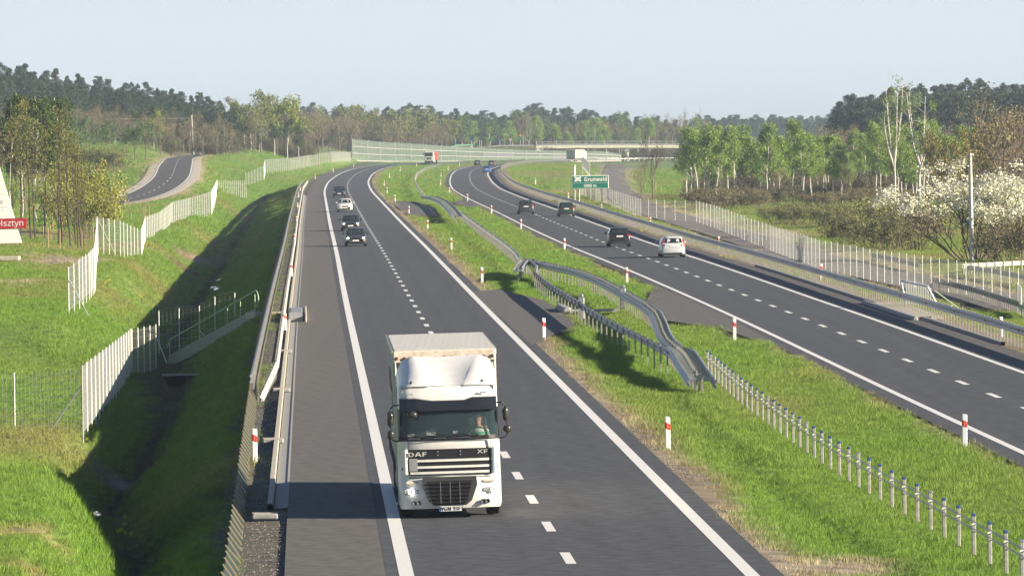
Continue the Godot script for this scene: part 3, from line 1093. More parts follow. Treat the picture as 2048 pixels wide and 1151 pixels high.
func signs() -> void:
	# the green direction sign
	var d := 862.0
	var a := atd(1143.5, 351, d)
	var c := atd(1217.5, 376.5, d)
	var w := c.x - a.x
	var h := a.y - c.y
	var s := thing("direction_sign", "green and white direction sign reading Grunwald 2000 m on a lattice mast", "road sign", Vector3((a.x + c.x) / 2, 0, -d))
	var base := (c.y + a.y) / 2
	var g := Geo.new()
	g.rbox(Vector3(0, base, 0), Vector3(w, h, .1), .03)
	part("panel", g, M.white_paint, s)
	g = Geo.new()
	g.box(Vector3(0, base + h * .5 - .07 - h * .26, .052), Vector3(w - .14, h * .51, .02))
	part("green_field", g, M.sign_green, s)
	g = Geo.new()
	g.box(Vector3(0, base - h * .5 + .07 + h * .19, .052), Vector3(w - .14, h * .38, .02))
	part("green_field", g, M.sign_green, s)
	fit(lettering("lettering", "Grunwald", .36, M.white_paint, s, Transform3D()), Vector3(.66, base + h * .22, .075), 45.5 * d / LENS, .56)
	fit(lettering("lettering", "2000 m", .27, M.white_paint, s, Transform3D()), Vector3(-.02, base - h * .27, .075), 25.0 * d / LENS, .36)
	g = Geo.new()
	var em := []
	for k in 4:
		var a0 := PI / 4 + k * PI / 2
		em.append(Vector2(cos(a0 - .12), sin(a0 - .12)) * .56)
		em.append(Vector2(cos(a0 + .12), sin(a0 + .12)) * .56)
		em.append(Vector2(cos(a0 + PI / 4), sin(a0 + PI / 4)) * .3)
	g.prism(em, .062, .08)
	part("emblem", g, M.white_paint, s, Transform3D(Basis.from_scale(Vector3(1, .72, 1)), Vector3(-w * .335, base + h * .23, 0)))
	for q in [[-.22, .12, .5], [.18, .1, -.5], [-.05, -.1, .4], [.12, -.12, -.6]]:
		g = Geo.new()
		g.box(Vector3(-w * .335 + q[0], base + h * .23 + q[1], .083), Vector3(.2, .045, .008), Basis(Vector3.BACK, q[2]))
		part("emblem_stroke", g, M.sign_green, s)
	for x in [-w * .42, -w * .30]:
		g = Geo.new()
		g.tube([Vector3(x, -.6, -.12), Vector3(x, base + h * .45, -.12)], .07, -1, 6)
		part("mast", g, M.zinc, s)
	g = Geo.new()
	for k in 7: g.tube([Vector3(-w * .42, -.3 + k * .4, -.12), Vector3(-w * .30, .1 + k * .4, -.12)], .03, -1, 4)
	part("lattice", g, M.zinc, s)
	for y in [.3, -.3]:
		g = Geo.new()
		g.box(Vector3(0, base + y * h, -.09), Vector3(w * .94, .08, .08))
		part("beam", g, M.zinc, s)
	# the town board at the left edge
	d = 480.0
	var o := atd(0, 487, d)
	var k := d / LENS
	var b := thing("town_board", "tall white tapered board with a red band reading Olsztyn, cut by the left edge", "sign board", Vector3(o.x, o.y - 29 * k, -d))
	var P := func(x: float, y: float) -> Vector2: return Vector2(x * k, (487 - y) * k + 29 * k)
	g = Geo.new()
	g.prism([P.call(-190, 487), P.call(43, 486), P.call(0, 331), P.call(-38, 195), P.call(-109, 195)], -.15, .15)
	part("board", g, M.white_board, b)
	g = Geo.new()
	g.prism([P.call(-200, 460), P.call(53, 456.5), P.call(53, 436.5), P.call(-200, 438)], -.2, .2)
	part("red_band", g, M.sign_red, b)
	var t := lettering("lettering", ".Olsztyn", .4, M.white_paint, b, Transform3D(Basis(), Vector3.ZERO), false, 1.1)
	var bb := t.mesh.get_aabb()
	t.transform = Transform3D(Basis(Vector3.BACK, .012).scaled(Vector3(1.1, 1.0, 1)), Vector3(46.5 * k - bb.end.x * 1.1, P.call(0, 447.5).y - bb.get_center().y, .205))
	for q in [[4, 404, 5, 7], [8, 414, 14, 1.2], [3, 388, 12, .8], [6, 420, 5, 1.2], [-2, 359, 4, 4]]:
		g = Geo.new()
		var z := P.call(q[0], q[1]) as Vector2
		g.box(Vector3(z.x, z.y, .152), Vector3(q[2] * k, q[3] * k, .01))
		part("faint_print", g, M.faint_ink, b)
	for x in [-120, -20]:
		g = Geo.new()
		g.box(Vector3(x * k, 0, 0), Vector3(.3, 64 * k, .25))
		part("leg", g, M.white_board, b)
	g = Geo.new()
	var sl := atd(-30, 517, 470)
	var slab := thing("concrete_slab", "pale concrete slab lying on bare earth under the town board", "slab", sl)
	g.rbox(Vector3(0, 0, 0), Vector3(4.6, .28, 2), .04)
	part("slab", g, M.concrete_warm, slab)


func far_things() -> void:
	# noise wall of striped panes
	var base := [[705, 323.5], [735, 324], [760, 324.5], [790, 325], [822, 325], [852, 325], [882, 324.5], [912, 324], [940, 324], [968, 323.8], [996, 323.6], [1024, 323.4], [1052, 323.2], [1080, 323], [1108, 322.8], [1136, 322.6], [1164, 322.6], [1192, 322.6], [1216, 322], [1243, 321.5]]
	var top := [278, 280.8, 283.2, 285, 287, 289, 290.8, 292.4, 294, 295.8, 297.4, 298.8, 299.6, 300.4, 301, 301.4, 301.8, 302, 303, 308]
	var w := thing("noise_wall", "long transparent noise wall of green tinted striped panes behind the far bend", "noise wall", atd(705, 323.5, 1972))
	var o := w.position
	var lo := []
	var hi := []
	for i in base.size():
		var d := 1972.0 + i * 3.0
		lo.append(atd(base[i][0], base[i][1], d) - o)
		hi.append(atd(base[i][0], top[i], d) - o)
	var lines := Geo.new()
	for i in base.size() - 1:
		var foot := .06
		var g := Geo.new()
		g.box((lo[i] + hi[i]) / 2, Vector3(.22, hi[i].y - lo[i].y + .1, .22))
		part("post", g, M.pale_steel, w)
		for k in 3:
			var t0 := foot + (1 - foot) * k / 3.0
			var t1 := foot + (1 - foot) * (k + 1) / 3.0
			var q := [lo[i].lerp(hi[i], t0), lo[i + 1].lerp(hi[i + 1], t0), lo[i + 1].lerp(hi[i + 1], t1), lo[i].lerp(hi[i], t1)]
			var dark: bool = (i in [9, 10] and k == 1) or (i == 14 and k < 2)
			g = Geo.new()
			g.loft([q, [q[0] + Vector3(0, 0, -.03), q[1] + Vector3(0, 0, -.03), q[2] + Vector3(0, 0, -.03), q[3] + Vector3(0, 0, -.03)]])
			part("pane", g, M.dark_steel if dark else M.noise_glass, w)
			var n := 7
			if not dark:
				for s in n:
					var u := (s + .5) / n
					lines.tube([q[0].lerp(q[1], u) + Vector3(0, 0, .03), q[3].lerp(q[2], u) + Vector3(0, 0, .03)], .022, -1, 3, false)
			g = Geo.new()
			g.tube([q[0] + Vector3(0, 0, .08), q[1] + Vector3(0, 0, .08)], .11, -1, 4)
			part("transom", g, M.pale_steel, w)
		g = Geo.new()
		g.loft([[lo[i] + Vector3(0, -.15, .12), lo[i + 1] + Vector3(0, -.15, .12), lo[i + 1] + Vector3(0, -.15, -.2), lo[i] + Vector3(0, -.15, -.2)], [lo[i].lerp(hi[i], .06) + Vector3(0, 0, .12), lo[i + 1].lerp(hi[i + 1], .06) + Vector3(0, 0, .12), lo[i + 1].lerp(hi[i + 1], .06) + Vector3(0, 0, -.2), lo[i].lerp(hi[i], .06) + Vector3(0, 0, -.2)]])
		part("plinth", g, M.concrete_warm, w)
	tag(part("stripe", lines, M.noise_stripe, w), "", "", "", "stuff")
	# overpass
	var d := 2150.0
	var k := d / LENS
	var z := -d
	var L := atd(1062, 292, d)
	var R := atd(1470, 297, d)
	var br := thing("overpass_bridge", "far concrete overpass with steel railing on a single pier", "bridge", Vector3(L.x, 0, z))
	var mid := func(x: float, y: float) -> Vector3: return atd(x, y, d) - br.position
	var up := [mid.call(1072, 291.2), mid.call(1150, 290.2), mid.call(1250, 289.6), mid.call(1330, 289.8), mid.call(1392, 290.5), mid.call(1480, 292.5)]
	var g := Geo.new()
	g.sweep(up, [Vector2(-5, 0), Vector2(5, 0), Vector2(5, -.85), Vector2(3.4, -1.1), Vector2(-3.4, -1.1), Vector2(-5, -.85)], true)
	part("deck", g, M.deck, br)
	for y in [.5, 1.0, 1.25]:
		g = Geo.new()
		g.tube(beside(raised(up, y), 4.7), .05, -1, 4)
		part("rail", g, M.pale_steel, br)
	var ways: Array = even(beside(up, 4.7), 1.9)
	var pg := Geo.new()
	pg.box(Vector3(0, .62, 0), Vector3(.12, 1.3, .12))
	var pm := pg.mesh()
	for q in ways: part("post", pm, M.pale_steel, br, Transform3D(Basis(), q))
	g = Geo.new()
	var parapet: Array = beside(up, 4.85)
	g.sweep(parapet, [Vector2(-.1, 0), Vector2(-.1, .42), Vector2(.1, .42), Vector2(.1, 0)], true)
	part("parapet", g, M.concrete, br)
	var pier: Vector3 = mid.call(1253, 297)
	g = Geo.new()
	g.rbox(pier + Vector3(0, -.5, 1.6), Vector3(1.5, 1.0, 7), .06)
	part("pier_head", g, M.concrete, br)
	g = Geo.new()
	g.lathe([[-4.6, .72], [-.9, .6]], Vector3.UP, pier + Vector3(0, 0, 4.3), 12)
	part("pier", g, M.deck, br)
	g = Geo.new()
	var ab: Vector3 = mid.call(1076, 292)
	g.prism([Vector2(ab.x - 3.2, ab.y - 1.5), Vector2(ab.x + 3.4, ab.y - 1.5), Vector2(ab.x + 3.4, ab.y - .2), Vector2(ab.x - .3, ab.y)], -3, 4.9)
	part("abutment", g, M.white_board, br)
	# bank that carries the crossing road, with its small signs and shelter
	var e := Geo.new()
	var ridge := [atd(880, 297, d), atd(960, 294.5, d), atd(1030, 291, d), atd(1070, 291.5, d)]
	e.sweep(ridge, [Vector2(14, -4.5), Vector2(5.5, 0), Vector2(-5.5, 0), Vector2(-14, -4.5)])
	struct("embankment", e, M.far_bank, "low bank carrying the crossing road to the overpass")
	var rw := []
	for q in [[955, 294.4], [1000, 290.5], [1035, 289.8], [1068, 290]]: rw.append(atd(q[0], q[1], d - 5.6) + Vector3(0, -.8, 0))
	rail("crossing_rail", "pale far rail along the road that leads onto the overpass", rw, [1.0], .05, M.zinc_pale, 4.0, .85)
	var sh := thing("roadside_shelter", "far pale green canopy beside the road to the overpass", "shelter", atd(922, 295, d))
	g = Geo.new()
	g.prism([Vector2(-3.6, -.3), Vector2(-2.6, .5), Vector2(-1.2, 1.0), Vector2(3.8, 1.05), Vector2(3.8, .6), Vector2(-1.0, .5)], -1.5, 1.5)
	part("canopy", g, M.canopy_green, sh)
	g = Geo.new()
	g.box(Vector3(1.2, -.2, 0), Vector3(4.6, 1.6, 1.8))
	part("wall", g, M.white_board, sh)
	for q in [[870, 278, "thin pale", 0], [911, 276, "thin pale second", 0], [943, 277, "blue round", 1], [959, 280, "thin white", 0], [963, 280, "thin white twin", 0], [981, 280, "wide teal board", 2], [1000, 277, "blue round far", 1], [1021, 277.5, "pale pink round", 3], [1041, 270, "orange and green tall", 4], [1046.5, 268, "tall bare", 0]]:
		var p := atd(q[0], 296, d + 2)
		var tall: float = (296 - q[1]) * k
		var sg := thing("small_sign", "%s sign post on the bank near the overpass" % q[2], "road sign", p, Basis(), "small signs near the overpass")
		g = Geo.new()
		g.box(Vector3(0, tall / 2 - .5, 0), Vector3(.16, tall + 1, .16))
		part("post", g, M.pale_post, sg)
		if q[3] in [1, 3]:
			g = Geo.new()
			g.lathe([[0, .05], [0, .36], [.06, .36], [.06, .05]], Vector3.BACK, Vector3(0, tall - .2, .1), 14)
			part("disc", g, M.sign_blue if q[3] == 1 else M.sign_pink, sg)
		elif q[3] == 2:
			g = Geo.new()
			g.rbox(Vector3(0, tall, .1), Vector3(1.3, .5, .08), .03)
			part("board", g, M.sign_green, sg)
		elif q[3] == 4:
			g = Geo.new()
			g.rbox(Vector3(0, tall, .1), Vector3(.5, .7, .3), .05)
			part("orange_board", g, M.sign_orange, sg)
			g = Geo.new()
			g.rbox(Vector3(0, tall - 1.0, .1), Vector3(.45, 1.0, .25), .05)
			part("green_board", g, M.sign_green, sg)
	# power poles
	pole(1943, 527, 306, 540, "tall pale concrete power pole standing before the blossoming tree", 0.15)
	pole(384.5, 306, 230, 1480, "slim pale power pole at the top of the local road", .14)
	var far := atd(1941.5, 312, 540)
	for q in [[[1941.5, 312, 540], [2100, 331, 520], "dark cable running right from the tall power pole"], [[384, 236, 1480], [210, 238, 1480], "thin pale cable running left from the slim power pole"]]:
		var a := atd(q[0][0], q[0][1], q[0][2])
		var b := atd(q[1][0], q[1][1], q[1][2])
		var pts := []
		for i in 13: pts.append(a.lerp(b, i / 12.0) - Vector3.UP * sin(PI * i / 12.0) * a.distance_to(b) * .0022)
		g = Geo.new()
		var r0: float = .025 if q[0][2] < 1000 and q[1][2] < 1000 else .035
		g.tube(raised(pts, 0), r0, -1, 4)
		tag(part("power_cable", g, M.cable if r0 < .03 else M.zinc_pale), q[2], "cable")
	# the house half hidden behind the trees at the end of the local road
	var hp := atd(428, 306, 1640)
	var hs := thing("house", "pale yellow house half hidden by trees at the end of the local road", "house", hp)
	g = Geo.new()
	g.box(Vector3(0, 1.2, -4), Vector3(5.2, 2.8, 7))
	part("wall", g, M.house_wall, hs)
	g = Geo.new()
	g.prism([Vector2(-3, 2.6), Vector2(3, 2.6), Vector2(0, 4.8)], -8, .3)
	part("roof", g, M.house_roof, hs)
	for x in [-1.3, 1.2]:
		g = Geo.new()
		g.rbox(Vector3(x, 1.3, -.46), Vector3(.9, 1.1, .1), .03)
		var win := part("window", g, M.white_paint, hs)
		g = Geo.new()
		g.box(Vector3(x, 1.3, -.4), Vector3(.7, .9, .03))
		part("pane", g, M.car_glass, win)
	g = Geo.new()
	var gw := thing("garden_wall", "dark low garden gate before the pale yellow house", "garden wall", atd(426, 308, 1620))
	g.box(Vector3(0, .1, 0), Vector3(3.6, 1.1, .2))
	part("wall", g, M.dark_steel, gw)
	# small rail at the foot of the local road
	var lr := []
	for q in [[120, 432, 880], [178, 418, 900], [240, 409, 925], [300, 402, 950], [312, 402, 962]]: lr.append(atd(q[0], q[1], q[2]))
	rail("service_rail", "white rail on short posts along the bend of the local road", lr, [1.0], .05, M.zinc_pale, 1.5, .75)


func pole(x: float, y0: float, y1: float, d: float, label: String, r: float) -> void:
	var a := atd(x + 2, y0 + 3, d)
	var b := atd(x - 2, y1, d)
	var o := thing("power_pole", label, "power pole", a)
	var g := Geo.new()
	g.tube([Vector3(0, -.3, 0), (b - a) * .5, b - a], r * 1.3, r * .85, 10)
	part("shaft", g, M.pole, o)
	g = Geo.new()
	g.box((b - a) + Vector3(0, -.25, 0), Vector3(.5, .08, .08))
	part("crossarm", g, M.zinc, o)
	for s in [-.2, .2]:
		g = Geo.new()
		g.lathe([[0, .03], [.04, .06], [.12, .05], [.16, .02]], Vector3.UP, (b - a) + Vector3(s, -.21, 0), 8)
		part("insulator", g, M.white_plastic, o)


# ---------------------------------------------------------------- vehicles
func wheel(parent: Node, at_: Vector3, r: float, w: float, side: float) -> void:
	var g := Geo.new()
	g.lathe([[0, r * .62], [.0, r * .93], [w * .12, r], [w * .88, r], [w, r * .93], [w, r * .62]], Vector3.RIGHT * side, at_ - Vector3.RIGHT * side * w, 20)
	var o := part("wheel", g, M.tyre, parent)
	g = Geo.new()
	g.lathe([[-.05, r * .62], [.01, r * .6], [-.03, r * .4], [.0, r * .18], [.02, .02]], Vector3.RIGHT * side, at_ - Vector3.RIGHT * side * .02, 14)
	part("rim", g, M.alloy, o)


func truck() -> void:
	var d := 167.0
	var c := at(903, 1036)
	var b := facing(Vector3(.02885, 0, 1))
	b = b * Basis(Vector3.BACK, .017)
	var t := thing("truck", "white articulated truck with roof deflector and dirty trailer driving towards the camera", "truck", Vector3(c.x, 0.0, c.z), b)
	var out := []
	for q in [[-1.225, -2.25], [-1.225, -1.5], [-1.225, -.62], [-1.22, -.42], [-1.19, -.26], [-1.11, -.15], [-.95, -.08], [-.6, -.03], [0, 0], [.6, -.03], [.95, -.08], [1.11, -.15], [1.19, -.26], [1.22, -.42], [1.225, -.62], [1.225, -1.5], [1.225, -2.25]]: out.append(Vector2(q[0], q[1]))
	var P := func(i: int, y: float, back: float, ins: float, proud := 0.0) -> Vector3:
		var q: Vector2 = out[i]
		var n := Vector2(q.x / 1.225, 0.0 if i < 4 or i > 12 else 1.0).normalized() * proud
		return Vector3(q.x * (1 - ins) + n.x, y, q.y - back * (1 + q.y / 2.25) + n.y)
	var band := func(g: Geo, i0: int, i1: int, lo: Array, hi: Array, proud := 0.0) -> void:
		for i in range(i0, i1): g.quad(P.call(i, lo[0], lo[1], lo[2], proud), P.call(i + 1, lo[0], lo[1], lo[2], proud), P.call(i + 1, hi[0], hi[1], hi[2], proud), P.call(i, hi[0], hi[1], hi[2], proud))
	var S := [[.24, .05, .02], [.34, 0.0, 0.0], [.52, -.01, 0.0], [.98, 0.01, 0.0], [1.0, .03, .004], [1.64, .04, .006], [1.66, .03, .006], [1.88, .05, .008], [2.62, .17, .02], [2.84, .2, .024], [3.14, .33, .035], [3.2, .44, .06]]
	var g := Geo.new()
	for k in range(0, 7): band.call(g, 0, 16, S[k], S[k + 1])
	band.call(g, 0, 1, S[7], S[8]); band.call(g, 15, 16, S[7], S[8])           # behind the side windows
	band.call(g, 2, 4, S[7], S[8]); band.call(g, 12, 14, S[7], S[8])           # pillars
	for k in range(8, 11): band.call(g, 0, 16, S[k], S[k + 1])
	var roof := []
	for i in 17: roof.append(P.call(i, 3.2, .44, .06))
	g.fan(roof)
	var rear := []
	for y in [.9, 3.2]:
		for x in [-1.2, 1.2]: rear.append(Vector3(x, y, -2.25))
	g.quad(rear[0], rear[1], rear[3], rear[2])
	var cab := part("cab", g, M.truck_white, t, Transform3D(), true)
	g = Geo.new()
	band.call(g, 4, 12, [1.95, .062, .01], [2.62, .17, .02], .004)
	part("windscreen", g, M.wind_glass, t, Transform3D(), true)
	g = Geo.new()
	band.call(g, 3, 13, [1.86, .048, .008], [1.965, .064, .01], .012)
	for s in [[3, 4], [12, 13]]: band.call(g, s[0], s[1], [1.96, .064, .01], [2.62, .17, .02], .008)
	part("windscreen_surround", g, M.black_trim, t)
	for s in [1, -1]:
		g = Geo.new()
		band.call(g, 1 if s < 0 else 14, 2 if s < 0 else 15, [1.9, .05, .008], [2.6, .17, .02], .003)
		part("side_window", g, M.wind_glass, t)
	# inside of the cab
	g = Geo.new()
	g.rbox(Vector3(0, 1.7, -.62), Vector3(2.2, .42, .7), .08)
	g.box(Vector3(0, 2.1, -2.1), Vector3(2.3, 1.6, .06))
	g.box(Vector3(0, 1.2, -1.2), Vector3(2.3, .05, 2.0))
	for x in [-.72, .72]:
		g.rbox(Vector3(x, 1.55, -1.4), Vector3(.52, .16, .5), .05)
		g.rbox(Vector3(x, 1.95, -1.66), Vector3(.5, .8, .16), .06)
	part("interior", g, M.dark_cloth, t)
	g = Geo.new()
	var ringp := []
	for k in 19: ringp.append(Vector3(.7 + cos(TAU * k / 18) * .23, 1.99 + sin(TAU * k / 18) * .13, -.86 + sin(TAU * k / 18) * .17 - .05))
	g.tube(ringp, .016, -1, 6, false)
	part("steering_wheel", g, M.black_trim, t)
	for q in [[-.42, 2.02, .22, .07], [-.9, 2.0, .16, .06], [.16, 2.04, .12, .06]]:
		g = Geo.new()
		g.box(Vector3(q[0], q[1], -.2), Vector3(q[2], q[3], .02))
		part("dashboard_paper", g, M.white_paint, t)
	# visor with two lobes
	g = Geo.new()
	var vis := [Vector2(-1.2, 2.6), Vector2(1.2, 2.6), Vector2(1.2, 2.87), Vector2(.62, 2.87), Vector2(.55, 2.81), Vector2(-.5, 2.81), Vector2(-.58, 2.87), Vector2(-1.2, 2.87)]
	for k in 12:
		var x0 := -1.16 + k * 2.32 / 12
		var x1 := x0 + 2.32 / 12
		var zz := func(x: float, y: float) -> float: return -.06 - .13 * pow(absf(x) / 1.2, 4) - (y - 2.56) * .28
		var y1 := func(x: float) -> float: return 2.865 if absf(x + .02) > .58 else (2.805 if absf(x + .02) < .48 else 2.835)
		var a := [Vector3(x0, 2.57, zz.call(x0, 2.57)), Vector3(x1, 2.57, zz.call(x1, 2.57)), Vector3(x1, y1.call(x1), zz.call(x1, 2.86)), Vector3(x0, y1.call(x0), zz.call(x0, 2.86))]
		var e := []
		for p in a: e.append(p + Vector3(0, .02, -.12))
		g.loft([a, e])
	part("visor", g, M.visor, t)
	# roof deflector: a sloping middle between two bulging cheeks
	g = Geo.new()
	var nseg := 8
	var row0 := []
	for k in nseg + 1:
		var s := float(k) / nseg
		var y := lerpf(3.16, 3.82, s)
		var z := lerpf(-.34, -1.95, pow(s, 1.15))
		var ridge := lerpf(.42, .86, s)
		var outer := lerpf(1.1, 1.2, s)
		var low := lerpf(3.14, 3.42, s)
		var row := []
		row.append(Vector3(-outer, low - .3, z - .1))
		row.append(Vector3(-outer, low, z - .05))
		row.append(Vector3(-lerpf(ridge, outer, .6), lerpf(y, low, .28), z))
		row.append(Vector3(-ridge, y + .035 * sin(PI * s), z + .05))
		row.append(Vector3(-ridge * .86, y, z))
		row.append(Vector3(0, y - .02, z + .02))
		for j in range(4, -1, -1): row.append(row[j] * Vector3(-1, 1, 1))
		if k: g.ring_strip(row0, row, false)
		row0 = row
	part("roof_deflector", g, M.truck_white, t, Transform3D(), true)
	g = Geo.new()
	for s in [-1, 1]: g.loft([[Vector3(s * 1.21, .95, -2.2), Vector3(s * 1.21, 3.1, -2.2), Vector3(s * 1.19, 3.1, -2.24), Vector3(s * 1.19, .95, -2.24)], [Vector3(s * 1.22, .95, -2.75), Vector3(s * 1.2, 3.66, -2.6), Vector3(s * 1.18, 3.66, -2.62), Vector3(s * 1.18, .95, -2.75)]])
	part("side_deflector", g, M.truck_white, t)
	for x in [-.9, .86]:
		g = Geo.new()
		g.rbox(Vector3(x, 2.98, -.24), Vector3(.17, .035, .05), .01)
		part("marker_light", g, M.lamp_glass, t)
	for x in [-.86, .84]:
		g = Geo.new()
		g.lathe([[0, .05], [.07, .03], [.1, .01]], Vector3.UP, Vector3(x, 3.18, -.5), 8)
		part("roof_fixing", g, M.black_trim, t)
	# upper grille
	var front := func(x: float) -> float: return -.03 - .05 * pow(absf(x), 3.0)
	var slab := func(g2: Geo, x0: float, x1: float, y0: float, y1: float, dz: float, th: float) -> void:
		var n := 8
		for k in n:
			var xa := lerpf(x0, x1, float(k) / n)
			var xb := lerpf(x0, x1, (k + 1.0) / n)
			var za: float = front.call(xa) + dz
			var zb: float = front.call(xb) + dz
			g2.loft([[Vector3(xa, y0, za), Vector3(xb, y0, zb), Vector3(xb, y1, zb), Vector3(xa, y1, za)], [Vector3(xa, y0, za - th), Vector3(xb, y0, zb - th), Vector3(xb, y1, zb - th), Vector3(xa, y1, za - th)]])
	g = Geo.new()
	slab.call(g, -.98, .98, 1.05, 1.66, .02, .05)
	part("upper_grille", g, M.black_trim, t)
	for y in [1.39, 1.235, 1.1]:
		g = Geo.new()
		slab.call(g, -.8 if y > 1.2 else -.95, .94, y - .028, y + .028, .055, .04)
		part("grille_bar", g, M.truck_white, t)
	g = Geo.new()
	slab.call(g, -.97, -.77, 1.15, 1.45, .07, .03)
	part("grey_plate", g, M.grey_card, t)
	for s in [-1, 1]:
		g = Geo.new()
		g.rbox(Vector3(s * 1.045, 1.36, -.09), Vector3(.1, .62, .16), .03)
		part("grille_end", g, M.truck_white if s < 0 else M.blue_steel, t)
	for x in [-.28, .26]:
		for y in [1.52, 1.6]:
			g = Geo.new()
			g.lathe([[0, .02], [.02, .018]], Vector3.BACK, Vector3(x, y, .0), 8)
			part("bolt", g, M.zinc, t)
	lettering("lettering", "DAF", .1, M.zinc_pale, t, Transform3D(Basis(), Vector3(-.77, 1.545, .0)), true, 1.75, .02)
	lettering("lettering", "XF", .09, M.zinc_pale, t, Transform3D(Basis(), Vector3(.79, 1.575, -.02)), true, 1.75, .02)
	# lower grille in its dark surround
	g = Geo.new()
	g.prism([Vector2(-.66, 1.0), Vector2(.62, 1.0), Vector2(.64, .8), Vector2(.5, .42), Vector2(.36, .31), Vector2(-.4, .31), Vector2(-.53, .42), Vector2(-.68, .8)], .0, .045)
	part("lower_surround", g, M.dark_plastic, t)
	g = Geo.new()
	g.prism([Vector2(-.55, .9), Vector2(.52, .9), Vector2(.4, .4), Vector2(.3, .34), Vector2(-.33, .34), Vector2(-.43, .4)], .046, .05)
	part("lower_grille", g, M.dark_void, t)
	for k in 6:
		var y := .84 - k * .092
		var w := lerpf(.53, .4, k / 5.0)
		g = Geo.new()
		g.rbox(Vector3(-.015, y, .062), Vector3(w * 2, .04, .05), .012, Basis(Vector3.RIGHT, .5))
		part("slat", g, M.black_trim, t)
	for x in [-.24, -.01, .22]:
		g = Geo.new()
		g.box(Vector3(x, .62, .088), Vector3(.012, .52, .01))
		part("rod", g, M.zinc, t)
	for s in [-1, 1]:
		g = Geo.new()
		g.rbox(Vector3(s * .94, .66, -.09), Vector3(.38, .15, .12), .04)
		var hl := part("headlight", g, M.lamp_glass, t)
		g = Geo.new()
		g.lathe([[0, .02], [.03, .065], [.035, .07], [.0, .075]], Vector3.BACK, Vector3(s * .98 + (.04 if s < 0 else .05), .66, -.045), 14)
		part("lens", g, M.headlamp, hl)
		g = Geo.new()
		g.rbox(Vector3(s * .92, .87, -.085), Vector3(.32, .09, .11), .03)
		part("step_recess", g, M.cream, t)
		g = Geo.new()
		g.rbox(Vector3(s * .82, .39, -.055), Vector3(.26, .1, .12), .04)
		var fg := part("fog_lamp_housing", g, M.zinc, t)
		for x in [-.05, .055]:
			g = Geo.new()
			g.lathe([[0, .01], [.015, .045], [.02, .05], [-.01, .05]], Vector3.BACK, Vector3(s * .82 + x, .39, .008), 12)
			part("lens", g, M.dark_steel, fg)
	g = Geo.new()
	g.rbox(Vector3(-.02, .235, .02), Vector3(.54, .125, .03), .008)
	var pl := part("number_plate", g, M.white_paint, t)
	g = Geo.new()
	g.box(Vector3(-.265, .235, .037), Vector3(.04, .11, .004))
	part("blue_strip", g, M.sign_blue, pl)
	lettering("lettering", "WGM 93F1", .085, M.ink, pl, Transform3D(Basis(), Vector3(.005, .235, .038)), true, .95, .004)
	for q in [[-.98, .98, .975, .99, .02], [-1.0, 1.0, 1.872, 1.885, .045]]:
		g = Geo.new()
		slab.call(g, q[0], q[1], q[2], q[3], q[4] - .02, .02)
		part("panel_gap", g, M.black_trim, t)
	for s in [-.98, .98]:
		g = Geo.new()
		slab.call(g, s - .006, s + .006, 1.66, 1.87, .012, .03)
		part("panel_gap", g, M.black_trim, t)
	# wipers and mirrors
	for x in [-.62, .0, .58]:
		g = Geo.new()
		g.tube([Vector3(x, 1.93, .0), Vector3(x - .42, 2.05, -.05)], .012, -1, 4)
		g.tube([Vector3(x, 1.93, .0), Vector3(x + .12, 1.98, -.02)], .016, -1, 4)
		part("wiper", g, M.black_trim, t)
		g = Geo.new()
		g.rbox(Vector3(x - .22, 1.915, .0), Vector3(.32, .04, .04), .015)
		part("handle", g, M.dark_steel, t)
	for q in [[1.37, 2.45, .16, .38, 1.0], [1.40, 2.08, .2, .2, 1.0], [-1.38, 2.4, .16, .4, -1.0], [-1.38, 2.02, .17, .24, -1.0], [-.86, 2.5, .24, .15, 0.0]]:
		g = Geo.new()
		var front_mirror: bool = q[4] == 0.0
		var rings := []
		for k in 7:
			var a: float = -1.0 + k / 3.0
			var r: float = pow(maxf(0.0, 1 - pow(absf(a), 3.5)), .45)
			var ring := []
			for e in 10: ring.append(Vector3(q[0] + cos(TAU * e / 10) * q[2] / 2 * (.25 + .75 * r), q[1] + a * q[3] / 2, (.08 if front_mirror else -.3) + sin(TAU * e / 10) * .09 * (.25 + .75 * r)))
			rings.append(ring)
		g.loft(rings)
		var mi := part("mirror", g, M.mirror_shell, t, Transform3D(Basis(), Vector3.ZERO), true)
		g = Geo.new()
		if front_mirror: g.tube([Vector3(-.7, 2.6, .06), Vector3(-.75, 2.68, -.02)], .018, -1, 5)
		elif q[3] > .3: g.tube([Vector3(q[4] * 1.17, 2.72, -.35), Vector3(q[4] * 1.3, 2.72, -.3), Vector3(q[0], 2.64, -.3)], .018, -1, 5)
		else: g.tube([Vector3(q[4] * 1.2, 1.86, -.35), Vector3(q[0] * .96, 1.88, -.3), Vector3(q[0], 1.98, -.3), Vector3(q[0], 2.4, -.3)], .018, -1, 5)
		part("arm", g, M.black_trim, mi)
	# chassis, wheels
	g = Geo.new()
	g.box(Vector3(0, .75, -8.5), Vector3(.9, .3, 15.5))
	g.box(Vector3(0, .42, -.9), Vector3(2.2, .3, 1.2))
	part("chassis", g, M.black_trim, t)
	for z in [-1.45, -5.2, -11.2, -12.5, -13.8]:
		for s in [-1, 1]: wheel(t, Vector3(s * 1.2, .5, z), .5, .33, s)
	for s in [-1, 1]:
		g = Geo.new()
		g.rbox(Vector3(s * 1.12, .55, -3.3), Vector3(.2, .6, 2.0), .05)
		part("side_skirt", g, M.truck_white if s > 0 else M.dark_plastic, t)
		g = Geo.new()
		g.rbox(Vector3(s * 1.16, .62, -8.6), Vector3(.06, .5, 3.6), .02)
		part("side_guard", g, M.zinc, t)
	# trailer
	g = Geo.new()
	g.rbox(Vector3(0, 2.48, -9.75), Vector3(2.5, 2.9, 13.6), .06)
	var tr := part("trailer", g, M.trailer_white, t)
